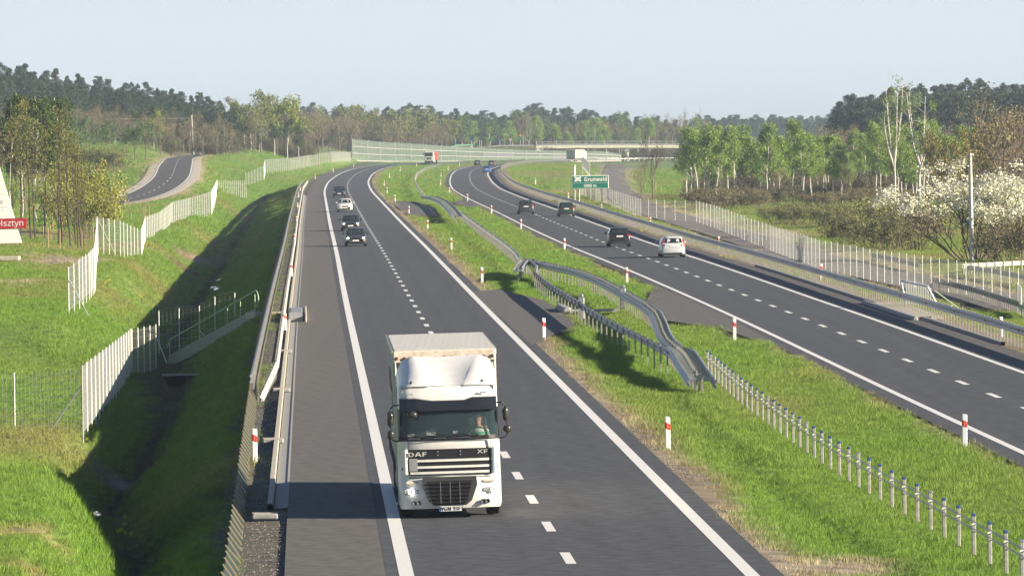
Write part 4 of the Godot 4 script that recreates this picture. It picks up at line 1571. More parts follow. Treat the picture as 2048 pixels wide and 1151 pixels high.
	g = Geo.new()
	for k in 15:
		var z := -3.6 - k * .85
		g.rbox(Vector3(0, 3.935, z), Vector3(2.44, .035, .5), .012)
	part("roof_bow", g, M.trailer_roof, tr)
	tr.get_child(0).set_meta("kind", "stuff")
	g = Geo.new()
	g.rbox(Vector3(0, 3.78, -2.93), Vector3(2.5, .3, .12), .03)
	part("headboard", g, M.rust_white, tr)
	g = Geo.new()
	g.rbox(Vector3(0, 3.625, -2.9), Vector3(2.42, .025, .1), .008)
	part("seam", g, M.dark_steel, tr)
	for k in 13:
		g = Geo.new()
		g.lathe([[0, .048], [.03, .04], [.035, .01]], Vector3.BACK, Vector3(-1.16 + k * 2.32 / 12, 3.74 + (.0 if k % 3 else .01), -2.872), 8)
		part("rivet", g, M.rust, tr)
	for k in 15:
		g = Geo.new()
		g.box(Vector3(-1.1 + k * 2.2 / 14, 3.3, -2.945), Vector3(.03, .6, .02))
		part("rib", g, M.trailer_roof, tr)
	for s in [-1, 1]:
		g = Geo.new()
		for k in 24: g.box(Vector3(s * 1.258, 1.15, -3.4 - k * .55), Vector3(.02, .34, .05))
		var strp := part("strap", g, M.dark_steel, tr)
		strp.set_meta("kind", "stuff")
		g = Geo.new()
		g.box(Vector3(s * 1.256, 3.86, -9.75), Vector3(.03, .14, 13.5))
		part("top_rail", g, M.zinc_pale, tr)
	g = Geo.new()
	g.lathe([[0, .02], [0, .42], [.008, .42], [.008, .02]], Vector3.LEFT, Vector3(-1.252, 2.6, -6.2), 20)
	part("side_emblem", g, M.dull_red, tr)
	g = Geo.new()
	g.box(Vector3(-1.26, 3.05, -9.4), Vector3(.012, .5, 4.2))
	part("side_stripe", g, M.dull_red, tr)
	driver(t)


func driver(t: Node3D) -> void:
	# one smooth body from joints: a distance field meshed with surface nets
	var caps := [
		[Vector3(.72, 1.55, -1.42), Vector3(.72, 1.98, -1.36), .17, .19], [Vector3(.53, 2.0, -1.36), Vector3(.91, 2.0, -1.36), .075, .075],
		[Vector3(.72, 2.0, -1.36), Vector3(.72, 2.16, -1.33), .06, .055], [Vector3(.72, 2.22, -1.3), Vector3(.72, 2.31, -1.31), .085, .095], [Vector3(.72, 2.18, -1.22), Vector3(.72, 2.2, -1.24), .045, .05],
		[Vector3(.72, 2.23, -1.2), Vector3(.72, 2.26, -1.215), .018, .014],
		[Vector3(.93, 1.98, -1.36), Vector3(1.0, 1.78, -1.2), .062, .05], [Vector3(1.0, 1.78, -1.2), Vector3(.9, 2.04, -.95), .048, .034],
		[Vector3(.51, 1.98, -1.36), Vector3(.42, 1.78, -1.2), .062, .05], [Vector3(.42, 1.78, -1.2), Vector3(.5, 2.02, -.95), .048, .034]]
	var hands := []
	for s in [[.9, 2.05, 1.0], [.5, 2.03, -1.0]]:
		caps.append([Vector3(s[0], s[1], -.94), Vector3(s[0], s[1] + .06, -.9), .034, .036])
		for f in 4:
			var x: float = s[0] + (f - 1.5) * .022
			hands.append([Vector3(x, s[1] + .08, -.89), Vector3(x, s[1] + .1 + (.01 if f in [1, 2] else .0), -.855), .0095, .009])
			hands.append([Vector3(x, s[1] + .1, -.855), Vector3(x, s[1] + .06, -.84), .009, .008])
		hands.append([Vector3(s[0] - s[2] * .035, s[1] + .03, -.9), Vector3(s[0] - s[2] * .05, s[1] + .07, -.86), .011, .009])
	caps.append_array(hands)
	var lo := Vector3(.28, 1.36, -1.64)
	var cell := .0135
	var n := Vector3i(62, 82, 64)
	var f := PackedFloat32Array()
	f.resize(n.x * n.y * n.z)
	f.fill(1.0)
	for c in caps:
		var r: float = maxf(c[2], c[3]) + .05
		var a := ((c[0] as Vector3).min(c[1]) - Vector3.ONE * r - lo) / cell
		var e := ((c[0] as Vector3).max(c[1]) + Vector3.ONE * r - lo) / cell
		var ab: Vector3 = c[1] - c[0]
		var k := .035 if c[2] > .02 else .006
		for z in range(maxi(0, int(a.z)), mini(n.z, int(e.z) + 1)):
			for y in range(maxi(0, int(a.y)), mini(n.y, int(e.y) + 1)):
				for x in range(maxi(0, int(a.x)), mini(n.x, int(e.x) + 1)):
					var p := lo + Vector3(x, y, z) * cell
					var s := clampf((p - c[0]).dot(ab) / ab.length_squared(), 0, 1)
					var v: float = p.distance_to(c[0] + ab * s) - lerpf(c[2], c[3], s)
					var i := x + n.x * (y + n.y * z)
					var h := maxf(k - absf(f[i] - v), 0.0) / k
					f[i] = minf(f[i], v) - h * h * k * .25
	var vid := {}
	var pos := []
	var st := SurfaceTool.new()
	st.begin(Mesh.PRIMITIVE_TRIANGLES)
	st.set_smooth_group(0)
	var at_ := func(x: int, y: int, z: int) -> int: return x + n.x * (y + n.y * z)
	for z in n.z - 1:
		for y in n.y - 1:
			for x in n.x - 1:
				var sum := Vector3.ZERO
				var cnt := 0
				var i0: int = x + n.x * (y + n.y * z)
				var first := f[i0] < 0
				var mixed := false
				for q in [1, n.x, n.x + 1, n.x * n.y, n.x * n.y + 1, n.x * n.y + n.x, n.x * n.y + n.x + 1]:
					if (f[i0 + q] < 0) != first:
						mixed = true
						break
				if not mixed: continue
				for e in [[0, 0, 0, 1, 0, 0], [0, 1, 0, 1, 1, 0], [0, 0, 1, 1, 0, 1], [0, 1, 1, 1, 1, 1], [0, 0, 0, 0, 1, 0], [1, 0, 0, 1, 1, 0], [0, 0, 1, 0, 1, 1], [1, 0, 1, 1, 1, 1], [0, 0, 0, 0, 0, 1], [1, 0, 0, 1, 0, 1], [0, 1, 0, 0, 1, 1], [1, 1, 0, 1, 1, 1]]:
					var fa := f[i0 + e[0] + n.x * (e[1] + n.y * e[2])]
					var fb := f[i0 + e[3] + n.x * (e[4] + n.y * e[5])]
					if (fa < 0) != (fb < 0):
						sum += Vector3(e[0], e[1], e[2]).lerp(Vector3(e[3], e[4], e[5]), fa / (fa - fb))
						cnt += 1
				vid[i0] = pos.size()
				pos.append(lo + (Vector3(x, y, z) + sum / cnt) * cell)
	for p in pos:
		var skin: bool = p.y > 2.11 and p.z < -1.1 or p.z > -1.0
		st.set_color(Color(.45, .26, .18) if skin else (Color(.08, .42, .24) if int(floor(p.y * 14)) % 2 else Color(.55, .65, .58)))
		if skin and (p.y > 2.33 or p.z < -1.335 and p.y > 2.2): st.set_color(Color(.05, .035, .025))
		if skin and absf(absf(p.x - .72) - .035) < .014 and absf(p.y - 2.275) < .012 and p.z > -1.24: st.set_color(Color(.03, .02, .02))
		st.add_vertex(p)
	for i0 in vid:
		var x: int = i0 % n.x
		var y: int = (i0 / n.x) % n.y
		var z: int = i0 / (n.x * n.y)
		for q in [[1, n.x, n.x * n.y, y, z], [n.x, n.x * n.y, 1, z, x], [n.x * n.y, 1, n.x, x, y]]:
			if q[3] == 0 or q[4] == 0: continue
			var fa := f[i0] < 0
			if fa == (f[i0 + q[0]] < 0): continue
			var a = vid.get(i0)
			var b = vid.get(i0 - q[1])
			var c = vid.get(i0 - q[1] - q[2])
			var e = vid.get(i0 - q[2])
			if a == null or b == null or c == null or e == null: continue
			for k in ([a, b, c, a, c, e] if fa else [a, c, b, a, e, c]): st.add_index(k)
	st.generate_normals()
	var o := part("person", st.commit(), M.vertex, self, t.transform)
	tag(o, "truck driver in a green striped shirt holding the steering wheel", "person")


func car(label: String, body: StandardMaterial3D, at_: Vector3, b: Basis, style: String, lit := false, tint: Material = null, group := "") -> Node3D:
	var L := 4.3
	var hatch := style == "hatch"
	var wagon := style == "wagon"
	if wagon: L = 4.6
	var H := 1.47 if style != "small" else 1.5
	if style == "small": L = 3.9
	var t := thing("car", label, "car", at_, b, group)
	var hz := L / 2
	# lower body: rings along the length, [z, half width, underside, shoulder, top]
	var deck := .98 if style == "sedan" else 1.0
	var rings := []
	for q in [[hz, .62, .32, .5, .56], [hz - .06, .76, .24, .52, .68], [hz - .25, .82, .2, .6, .78], [hz - .9, .86, .19, .68, .88], [hz - 1.25, .87, .19, .72, .95], [0.2, .87, .19, .74, .97], [-.9, .87, .19, .76, .99], [-hz + .7, .86, .2, .78, deck + .02], [-hz + .22, .83, .22, .78, deck], [-hz + .04, .78, .26, .7, deck - .06], [-hz, .68, .34, .56, .74]]:
		var w: float = q[1]
		var ring := []
		for e in [[.9, q[2]], [1.0, q[2] + .1], [1.0, (q[2] + q[3]) / 2], [.985, q[3]], [.93, lerpf(q[3], q[4], .75)], [.8, q[4]], [.35, q[4] + .015]]: ring.append(Vector3(w * e[0], e[1], q[0]))
		for k in range(6, -1, -1): ring.append(ring[k] * Vector3(-1, 1, 1))
		rings.append(ring)
	var g := Geo.new()
	g.loft(rings)
	part("body", g, body, t, Transform3D(), true)
	# cabin: pillars and roof, with glass set proud of it
	var base_f := hz - 1.15
	var roof_f := hz - 1.9
	var roof_r := -hz + (1.25 if style == "sedan" else (.35 if wagon else .75))
	var base_r := -hz + (.55 if style == "sedan" else (.08 if wagon else .2))
	var C := func(s: float, y: float, x: float) -> Vector3:   # s: 0 front .. 1 rear along the cabin; x: -1..1
		var u: float = (y - .96) / (H - .96)
		var z := lerpf(lerpf(base_f, roof_f, u), lerpf(base_r, roof_r, u), s)
		return Vector3(x * lerpf(.8, .6, u), y, z)
	g = Geo.new()
	var cab := []
	for y in [.94, 1.2, H - .1, H - .03, H]:
		var u := 1.0
		var ring := []
		var ins := 0.0 if y < H - .02 else (.0 if y < H else .12)
		for q in [[0.0, -1.0], [0.0, -.5], [0.0, .5], [0.0, 1.0], [.33, 1.0], [.66, 1.0], [1.0, 1.0], [1.0, .5], [1.0, -.5], [1.0, -1.0], [.66, -1.0], [.33, -1.0]]:
			var p: Vector3 = C.call(lerpf(q[0], .5, ins), minf(y, H - .03), q[1] * (1 - ins))
			p.y = y
			if absf(q[1]) < .9: p.z += .07 if q[0] < .5 else -.05
			ring.append(p)
		cab.append(ring)
	g.loft(cab)
	part("roof", g, body, t, Transform3D(), true)
	var pane := func(called: String, pts: Array, n: Vector3) -> void:
		var gg := Geo.new()
		var a := []
		var e := []
		for p in pts:
			a.append(p + n * .03)
			e.append(p - n * .02)
		gg.loft([a, e])
		part(called, gg, M.car_glass, t)
	var y0 := 1.0
	var y1 := H - .1
	var bow := Vector3(0, 0, .072)
	pane.call("windscreen", [C.call(0, y0, -.9), C.call(0, y0, -.45) + bow, C.call(0, y0, .45) + bow, C.call(0, y0, .9), C.call(0, y1, .9), C.call(0, y1, .45) + bow, C.call(0, y1, -.45) + bow, C.call(0, y1, -.9)], Vector3(0, .6, .8))
	bow = Vector3(0, 0, -.052)
	pane.call("rear_window", [C.call(1, y0 + .04, -.84), C.call(1, y0 + .04, -.45) + bow, C.call(1, y0 + .04, .45) + bow, C.call(1, y0 + .04, .84), C.call(1, y1, .84), C.call(1, y1, .45) + bow, C.call(1, y1, -.45) + bow, C.call(1, y1, -.84)], Vector3(0, .3, -.95))
	for s in [-1.0, 1.0]:
		for q in [[.06, .42], [.47, .8 if style != "wagon" else .68]]:
			pane.call("side_window", [C.call(q[0], y0, s), C.call(q[1], y0, s), C.call(q[1], y1, s), C.call(q[0], y1, s)], Vector3(s, .3, 0))
		g = Geo.new()
		g.rbox(Vector3(s * .97, 1.03, base_f - .25), Vector3(.2, .14, .12), .04)
		part("wing_mirror", g, tint if tint else body, t)
		for z in [hz - .85, -hz + .8]: wheel(t, Vector3(s * .86, .31, z), .31, .2, s)
		# lamps
		g = Geo.new()
		g.loft([[Vector3(s * .46, .57, hz - .03), Vector3(s * .74, .58, hz - .12), Vector3(s * .76, .72, hz - .18), Vector3(s * .5, .69, hz - .05)], [Vector3(s * .46, .57, hz - .2), Vector3(s * .7, .58, hz - .3), Vector3(s * .72, .72, hz - .35), Vector3(s * .5, .69, hz - .25)]])
		var hl := part("headlight", g, M.lamp_glass, t)
		g = Geo.new()
		g.lathe([[0, .01], [.02, .08], [.03, .085], [-.03, .09]], Vector3.BACK, Vector3(s * .62, .64, hz - .055), 12)
		part("lens", g, M.headlamp if lit else M.lamp_glass, hl)
		g = Geo.new()
		var ty := 1.02 if style == "sedan" else (1.25 if wagon else 1.05)
		g.loft([[Vector3(s * .56, .74, -hz + .01), Vector3(s * .8, .74, -hz + .13), Vector3(s * .8, .95, -hz + .12), Vector3(s * .6, .95, -hz + .0)], [Vector3(s * .56, .74, -hz + .2), Vector3(s * .74, .74, -hz + .3), Vector3(s * .74, .95, -hz + .3), Vector3(s * .6, .95, -hz + .2)]])
		part("tail_light", g, M.tail_red, t)
		if wagon:
			g = Geo.new()
			g.loft([[C.call(1, .98, s * .9) + Vector3(0, 0, -.02), C.call(1, .98, s) + Vector3(s * .012, 0, 0), C.call(1, H - .16, s) + Vector3(s * .012, 0, 0), C.call(1, H - .16, s * .92) + Vector3(0, 0, -.02)], [C.call(.95, .98, s * .9), C.call(.95, .98, s), C.call(.95, H - .16, s), C.call(.95, H - .16, s * .92)]])
			part("tail_light", g, M.tail_red, t)
			g = Geo.new()
			g.tube([C.call(.15, H, s * .9) + Vector3(0, .03, 0), C.call(.95, H, s * .9) + Vector3(0, .03, 0)], .02, -1, 5)
			part("roof_rail", g, M.zinc, t)
	g = Geo.new()
	g.rbox(Vector3(0, .64, hz - .02), Vector3(.66, .1, .08), .03)
	part("grille", g, M.black_trim, t)
	g = Geo.new()
	g.rbox(Vector3(0, .34, hz - .04), Vector3(1.1, .14, .1), .03)
	part("bumper_intake", g, M.dark_plastic, t)
	g = Geo.new()
	g.rbox(Vector3(0, .3, -hz + .06), Vector3(1.3, .18, .14), .04)
	part("rear_valance", g, M.dark_plastic, t)
	for q in [[.47, hz + .015], [.82, -hz - .012]]:
		g = Geo.new()
		g.rbox(Vector3(0, q[0], q[1]), Vector3(.5, .115, .02), .006)
		part("number_plate", g, M.white_paint, t)
	return t


func traffic() -> void:
	var way := func(line: Array, p: Vector3) -> Vector3:
		var best := 0
		for i in line.size(): if line[i].distance_squared_to(p) < line[best].distance_squared_to(p): best = i
		return line[mini(best + 1, line.size() - 1)] - line[maxi(best - 1, 0)]
	for q in [[710, 492.5, "dark grey hatchback with lit headlights, last of the four oncoming cars", M.car_grey, "hatch"], [700, 461.5, "charcoal sedan with lit headlights close behind the dark grey hatchback", M.car_charcoal, "sedan"], [689, 423.5, "white sedan oncoming between two dark cars", M.car_white, "sedan"], [677.5, 393.5, "dark navy hatchback oncoming behind the white sedan", M.car_navy, "hatch"]]:
		var p := at(q[0], q[1])
		car(q[2], q[3], p - Vector3(0, 0, 2.1), facing(-way.call(AL, p)), q[4], "white" not in q[2])
	for q in [[1240, 493.5, "black hatchback with red tail lights seen from behind on the right carriageway", M.car_black, "hatch"], [1347, 515, "silver white estate car with roof rails seen from behind", M.car_silver, "wagon"], [1052.5, 428, "dark grey small car driving away with bright number plate", M.car_grey, "small"], [1133.5, 433, "dark green hatchback driving away beside the long steel rail", M.car_green, "hatch"],
			[974, 346, "blue small car driving away on the far bend", M.car_blue, "small"], [955, 332, "far dark car with pale bumper on the left lane of the bend", M.car_grey, "hatch"], [983, 333, "far brownish dark car on the right lane of the bend", M.car_brown, "sedan"]]:
		var p := at(q[0], q[1])
		var t: Vector3 = way.call(BL, p)
		car(q[2], q[3], p + t.normalized() * 2.1, facing(t), q[4])
	# far truck with a white cab and a red body, coming round the bend
	var p := at(858, 327)
	var t := thing("truck", "far truck with white cab and red body coming round the bend before the noise wall", "truck", Vector3(p.x, 0, p.z), facing(Vector3(-.13, 0, 1)))
	var g := Geo.new()
	g.rbox(Vector3(0, 1.75, -.9), Vector3(2.45, 2.7, 1.8), .15)
	part("cab", g, M.truck_white, t)
	g = Geo.new()
	g.rbox(Vector3(0, 2.45, .0), Vector3(2.15, 1.0, .1), .03)
	part("windscreen", g, M.car_glass, t)
	g = Geo.new()
	g.rbox(Vector3(0, .5, -.85), Vector3(2.3, .5, 1.9), .05)
	part("bumper", g, M.dark_plastic, t)
	g = Geo.new()
	g.rbox(Vector3(0, 1.35, .0), Vector3(1.3, .5, .1), .03)
	part("grille", g, M.dark_steel, t)
	g = Geo.new()
	g.rbox(Vector3(.1, 2.0, -5.2), Vector3(2.4, 2.2, 6.4), .06)
	part("cargo_body", g, M.truck_red, t)
	for z in [-1.2, -6.8]:
		for s in [-1, 1]: wheel(t, Vector3(s * 1.2, .5, z), .5, .3, s)
	for s in [-1, 1]:
		g = Geo.new()
		g.rbox(Vector3(s * 1.42, 2.5, -.3), Vector3(.2, .5, .15), .04)
		part("mirror", g, M.black_trim, t)
	# the pale lorry driving off under the overpass
	p = at(1142, 322.5)
	var r := thing("truck", "pale box lorry seen from behind before the far noise wall", "truck", Vector3(p.x, 0, p.z), facing(Vector3(.32, 0, -1)))
	g = Geo.new()
	g.rbox(Vector3(0, 1.95, 4.2), Vector3(2.5, 2.3, 8.4), .06)
	part("cargo_body", g, M.concrete_warm, r)
	for s in [-.62, .62]:
		g = Geo.new()
		g.rbox(Vector3(s, 1.95, -.02), Vector3(1.18, 2.1, .06), .02)
		part("door", g, M.trailer_roof, r)
		g = Geo.new()
		g.rbox(Vector3(s * 1.5, .8, -.02), Vector3(.4, .18, .1), .03)
		part("tail_light", g, M.tail_red, r)
		for z in [1.6, 6.6]: wheel(r, Vector3(signf(s) * 1.2, .5, z), .5, .3, signf(s))
	g = Geo.new()
	g.rbox(Vector3(0, .72, .6), Vector3(2.3, .35, 1.2), .04)
	part("bumper", g, M.dark_plastic, r)
	g = Geo.new()
	g.rbox(Vector3(0, 1.6, 9.4), Vector3(2.4, 2.2, 1.6), .15)
	part("cab", g, M.truck_white, r)


# ---------------------------------------------------------------- trees and bushes
func leaf(g: Geo, p: Vector3, s: float) -> void:
	var a := Vector3(rng.randfn(), rng.randfn(), rng.randfn()).normalized()
	var b := a.cross(Vector3(rng.randfn(), rng.randfn(), rng.randfn())).normalized()
	var l := s * rng.randf_range(.6, 1.4)
	g.quad(p - a * l, p - b * l * .55, p + a * l, p + b * l * .55)


func clump(g: Geo, at_: Vector3, r: Vector3, n: int, s: float, ca: Color, cb: Color) -> void:
	var mixd := rng.randf()
	for i in n:
		var v := Vector3(rng.randfn(), rng.randfn(), rng.randfn())
		v = v.normalized() * pow(rng.randf(), .45)
		g.color = ca.lerp(cb, clampf(mixd + rng.randf_range(-.35, .35), 0, 1))
		leaf(g, at_ + v * r, s)


func twig(g: Geo, tips: Array, p: Vector3, dir: Vector3, l: float, r: float, depth: int, spread: float, up: float) -> void:
	var pts := [p]
	var d := dir
	var n := 3
	for k in n:
		d = (d + Vector3(rng.randfn() * .13, up * .16, rng.randfn() * .13)).normalized()
		pts.append(pts[-1] + d * l / n)
	g.tube(pts, r, r * .55, 4 if depth > 1 else 3, false)
	if depth == 0:
		tips.append(pts[-1])
		return
	for k in rng.randi_range(3, 5):
		var t := rng.randf_range(.35, 1.0)
		var q: Vector3 = pts[int(t * n)].lerp(pts[mini(n, int(t * n) + 1)], fposmod(t * n, 1.0))
		var a := Vector3(rng.randfn(), rng.randfn() * .5, rng.randfn()).normalized()
		twig(g, tips, q, (d + a * spread + Vector3.UP * up * .3).normalized(), l * rng.randf_range(.5, .75), r * .5, depth - 1, spread, up)


var kinds := {}   # name -> list of [trunk mesh, crown mesh, trunk material, height]


func make_kinds() -> void:
	var add := func(kind: String, trunk: Geo, crown: Geo, tm: Material, h: float, cm: Material = null) -> void:
		if not kinds.has(kind): kinds[kind] = []
		kinds[kind].append([trunk.mesh(), crown.mesh(), tm, h, cm if cm else M.leaf])
	for k in 4:   # pines: crown on the upper part, tufted
		var t := Geo.new()
		var c := Geo.new()
		var bend := Vector3(rng.randfn() * .3, 0, rng.randfn() * .3)
		t.tube([Vector3(0, -.5, 0), Vector3(0, 6, 0) + bend * .5, Vector3(0, 12, 0) + bend, Vector3(0, 17.4, 0) + bend * .7], .2, .05, 6)
		var pointed := k == 0
		var n := 44
		for i in n:
			var s := pow((i + .5) / n, .9)
			var y := lerpf(2.4 if pointed else 4.0, 17.6, s)
			var w := lerpf(3.0 if pointed else 3.1, .25 if pointed else .9, pow(s, 1.3 if pointed else 2.4)) * rng.randf_range(.6, 1.15)
			var a := rng.randf() * TAU
			var tip := Vector3(cos(a) * w, y + rng.randf_range(-.5, .7), sin(a) * w)
			t.tube([Vector3(0, y - .5, 0) + bend, tip], .05, .02, 3, false)
			clump(c, tip * .72 + Vector3(0, y * .28, 0) + bend * s, Vector3(.55 + w * .42, .6, .55 + w * .42), 105, .19, Color(.016, .04, .024), Color(.05, .082, .038))
		add.call("pine", t, c, M.pine_bark, 18.0)
	for k in 3:   # birches in thin fresh leaf
		var t := Geo.new()
		var c := Geo.new()
		var tw := Geo.new()
		var tips := []
		var stem := [Vector3(0, -.4, 0)]
		for i in 8: stem.append(stem[-1] + Vector3(rng.randfn() * .12, 1.3, rng.randfn() * .12))
		t.tube(stem, .12, .03, 6)
		for i in 22:
			var s := rng.randf_range(.42, .99)
			var p: Vector3 = stem[int(s * 8)]
			var a := rng.randf() * TAU
			twig(t, tips, p, Vector3(cos(a), 1.1, sin(a)).normalized(), lerpf(2.0, .8, s), .03, 1, .7, .3)
		for p in tips: clump(c, p - Vector3.UP * .25, Vector3(.62, .75, .62), 52, .1, Color(.11, .20, .03), Color(.24, .34, .05))
		add.call("birch", t, c, M.birch_bark, 10.3)
	for k in 2:   # tall birches forking into white limbs
		var t := Geo.new()
		var c := Geo.new()
		var tips := []
		t.tube([Vector3(0, -.5, 0), Vector3(.1, 3, 0), Vector3(0, 6.4, 0)], .2, .14, 7)
		for i in 4 + k:
			var a := TAU * i / (4.0 + k) + k
			var w := rng.randf_range(.8, 2.1)
			var top := rng.randf_range(11.5, 16.6) if i else 16.6
			var from := rng.randf_range(4.6, 6.6)
			var pts := [Vector3(0, from, 0), Vector3(cos(a) * w * .5, lerpf(from, top, .33), sin(a) * w * .5), Vector3(cos(a) * w * .85, lerpf(from, top, .66), sin(a) * w * .8), Vector3(cos(a) * w, top, sin(a) * w)]
			t.tube(pts, .15, .045, 6)
			for j in 9:
				var s := rng.randf_range(.15, 1.0)
				var p: Vector3 = pts[int(s * 2.99)].lerp(pts[int(s * 2.99) + 1], fposmod(s * 2.99, 1.0))
				var b := rng.randf() * TAU
				twig(t, tips, p, Vector3(cos(b), .9, sin(b)).normalized(), 1.3, .028, 1, .8, .2)
		for p in tips: clump(c, p - Vector3.UP * .2, Vector3(.5, .65, .5), 18, .095, Color(.09, .17, .03), Color(.18, .26, .05))
		add.call("tall_birch", t, c, M.birch_bark, 17.0)
	for k in 3:   # bare trees in bud
		var t := Geo.new()
		var c := Geo.new()
		var tips := []
		t.tube([Vector3(0, -.4, 0), Vector3(.08, 2.5, 0), Vector3(0, 4.5, .1)], .16, .11, 6)
		for i in 8:
			var a := TAU * i / 8.0 + k
			twig(t, tips, Vector3(0, 1.8 + .36 * i, 0), Vector3(cos(a) * .75, 1.0, sin(a) * .75).normalized(), rng.randf_range(2.6, 3.8), .07, 2, .65, .5)
		for p in tips: clump(c, p, Vector3(.45, .45, .45), 9, .085, Color(.2, .145, .085), Color(.22, .21, .085))
		add.call("bare", t, c, M.twig_bark, 10.0)
	for k in 3:   # leafy round trees
		var t := Geo.new()
		var c := Geo.new()
		var tips := []
		t.tube([Vector3(0, -.4, 0), Vector3(.05, 2.6, 0), Vector3(0, 7, 0)], .17, .07, 6)
		for i in 11:
			var a := rng.randf() * TAU
			twig(t, tips, Vector3(0, 2.2 + .5 * i, 0), Vector3(cos(a), .8, sin(a)).normalized(), lerpf(3.0, 1.6, i / 11.0), .05, 1, .7, .35)
		for p in tips: clump(c, p, Vector3(.85, .75, .85), 52, .15, Color(.75, .8, .7), Color(1.1, 1.1, 1.0))
		add.call("leafy", t, c, M.twig_bark, 10.0)
	for k in 2:   # slim alders: tall bare stems, thin tops
		var t := Geo.new()
		var c := Geo.new()
		var tips := []
		var stem := [Vector3(0, -.3, 0)]
		for i in 8: stem.append(stem[-1] + Vector3(rng.randfn() * .1, 1.5, rng.randfn() * .1))
		t.tube(stem, .11, .03, 6)
		for i in 26:
			var s := pow(rng.randf_range(.08, .98), .8)
			var a := rng.randf() * TAU
			twig(t, tips, stem[int(s * 8)], Vector3(cos(a), 1.6, sin(a)).normalized(), lerpf(2.0, .9, s), .024, 1, .55, .6)
		for p in tips: clump(c, p, Vector3(.42, .48, .42), 9, .075, Color(.2, .17, .05), Color(.18, .24, .045))
		add.call("alder", t, c, M.alder_bark, 12.0)
	for k in 3:   # bushes of many stems
		var t := Geo.new()
		var c := Geo.new()
		var tips := []
		for i in 34:
			var a := rng.randf() * TAU
			var w := rng.randf()
			twig(t, tips, Vector3(cos(a), 0, sin(a)) * w * 1.4, Vector3(cos(a) * w * .8, 1.1, sin(a) * w * .8).normalized(), rng.randf_range(1.5, 2.2), .022, 1, .5, .5)
		for p in tips: clump(c, p - Vector3.UP * rng.randf_range(0, .9), Vector3(.38, .42, .38), 40, .065, Color(.75, .8, .7), Color(1.1, 1.1, 1.0))
		add.call("bush", t, c, M.twig_bark, 3.3)
	var t := Geo.new()   # the tree in blossom
	var c := Geo.new()
	var tips := []
	for i in 20:
		var a := rng.randf() * TAU
		var w := rng.randf()
		twig(t, tips, Vector3(cos(a), 0, sin(a)) * w * .9, Vector3(cos(a) * w * 1.0, 1.15, sin(a) * w * 1.0).normalized(), rng.randf_range(2.7, 3.6), .06, 2, .6, .45)
	for p in tips:
		if p.y > 2.4 and (p.x > -.4 or p.y > 4.6 or rng.randf() < .3): clump(c, p, Vector3(.4, .44, .4), 70, .072, Color(.62, .62, .46), Color(.8, .8, .68))
		else: clump(c, p, Vector3(.25, .25, .25), 5, .05, Color(.12, .13, .04), Color(.2, .2, .08))
	add.call("blossom", t, c, M.twig_bark, 6.6)


var tree_first := {}


func plant(kind: String, called: String, label: String, category: String, x: float, top: float, d: float, group := "", wide := 1.0, tint: StandardMaterial3D = null, twist := -1.0) -> void:
	var p := atd(x, top, d)
	var y := ground_at(p.x, d)
	var list: Array = kinds[kind]
	var pick := rng.randi() % list.size()
	var q: Array = list[pick]
	var h := maxf(p.y - y, 1.0)
	var s: float = h / q[3]
	var ws := s * wide
	var b := Basis(Vector3.UP, rng.randf() * TAU if twist < 0 else twist) .scaled(Vector3(ws, s, ws))
	var key := "%s %d %s %s" % [kind, pick, called, tint.resource_name if tint else ""]
	var at_ := Vector3(p.x, y, -d)
	if tree_first.has(key):
		dup(tree_first[key], label, at_, b, group)
		return
	var o := thing(called, label, category, at_, b, group)
	part("trunk" if not kind in ["bush", "blossom"] else "stems", q[0], q[2], o)
	var cm: Material = tint if tint else q[4]
	tag(part("crown", q[1], cm, o), "", "", "", "stuff")
	tree_first[key] = o


func nth(i: int) -> String:
	return "%d%s" % [i, "th" if i % 100 in [11, 12, 13] or i % 10 > 3 or i % 10 == 0 else ["", "st", "nd", "rd"][i % 10]]


func belt(kind: String, called: String, label: String, category: String, n: int, xs: Array, tops: Array, d0: float, d1: float, jit: float, group: String, wide := 1.0, tint: StandardMaterial3D = null) -> void:
	for i in n:
		var x: float = lerpf(xs[0], xs[-1], (i + rng.randf_range(.1, .9)) / n)
		var own := label % ("%s from the left" % nth(i + 1)) if "%s" in label else label
		plant(kind, called, own, category, x, tab(xs, tops, x) + rng.randf_range(-.25, 1.0) * jit, rng.randf_range(d0, d1), group, wide * rng.randf_range(.85, 1.2), tint)


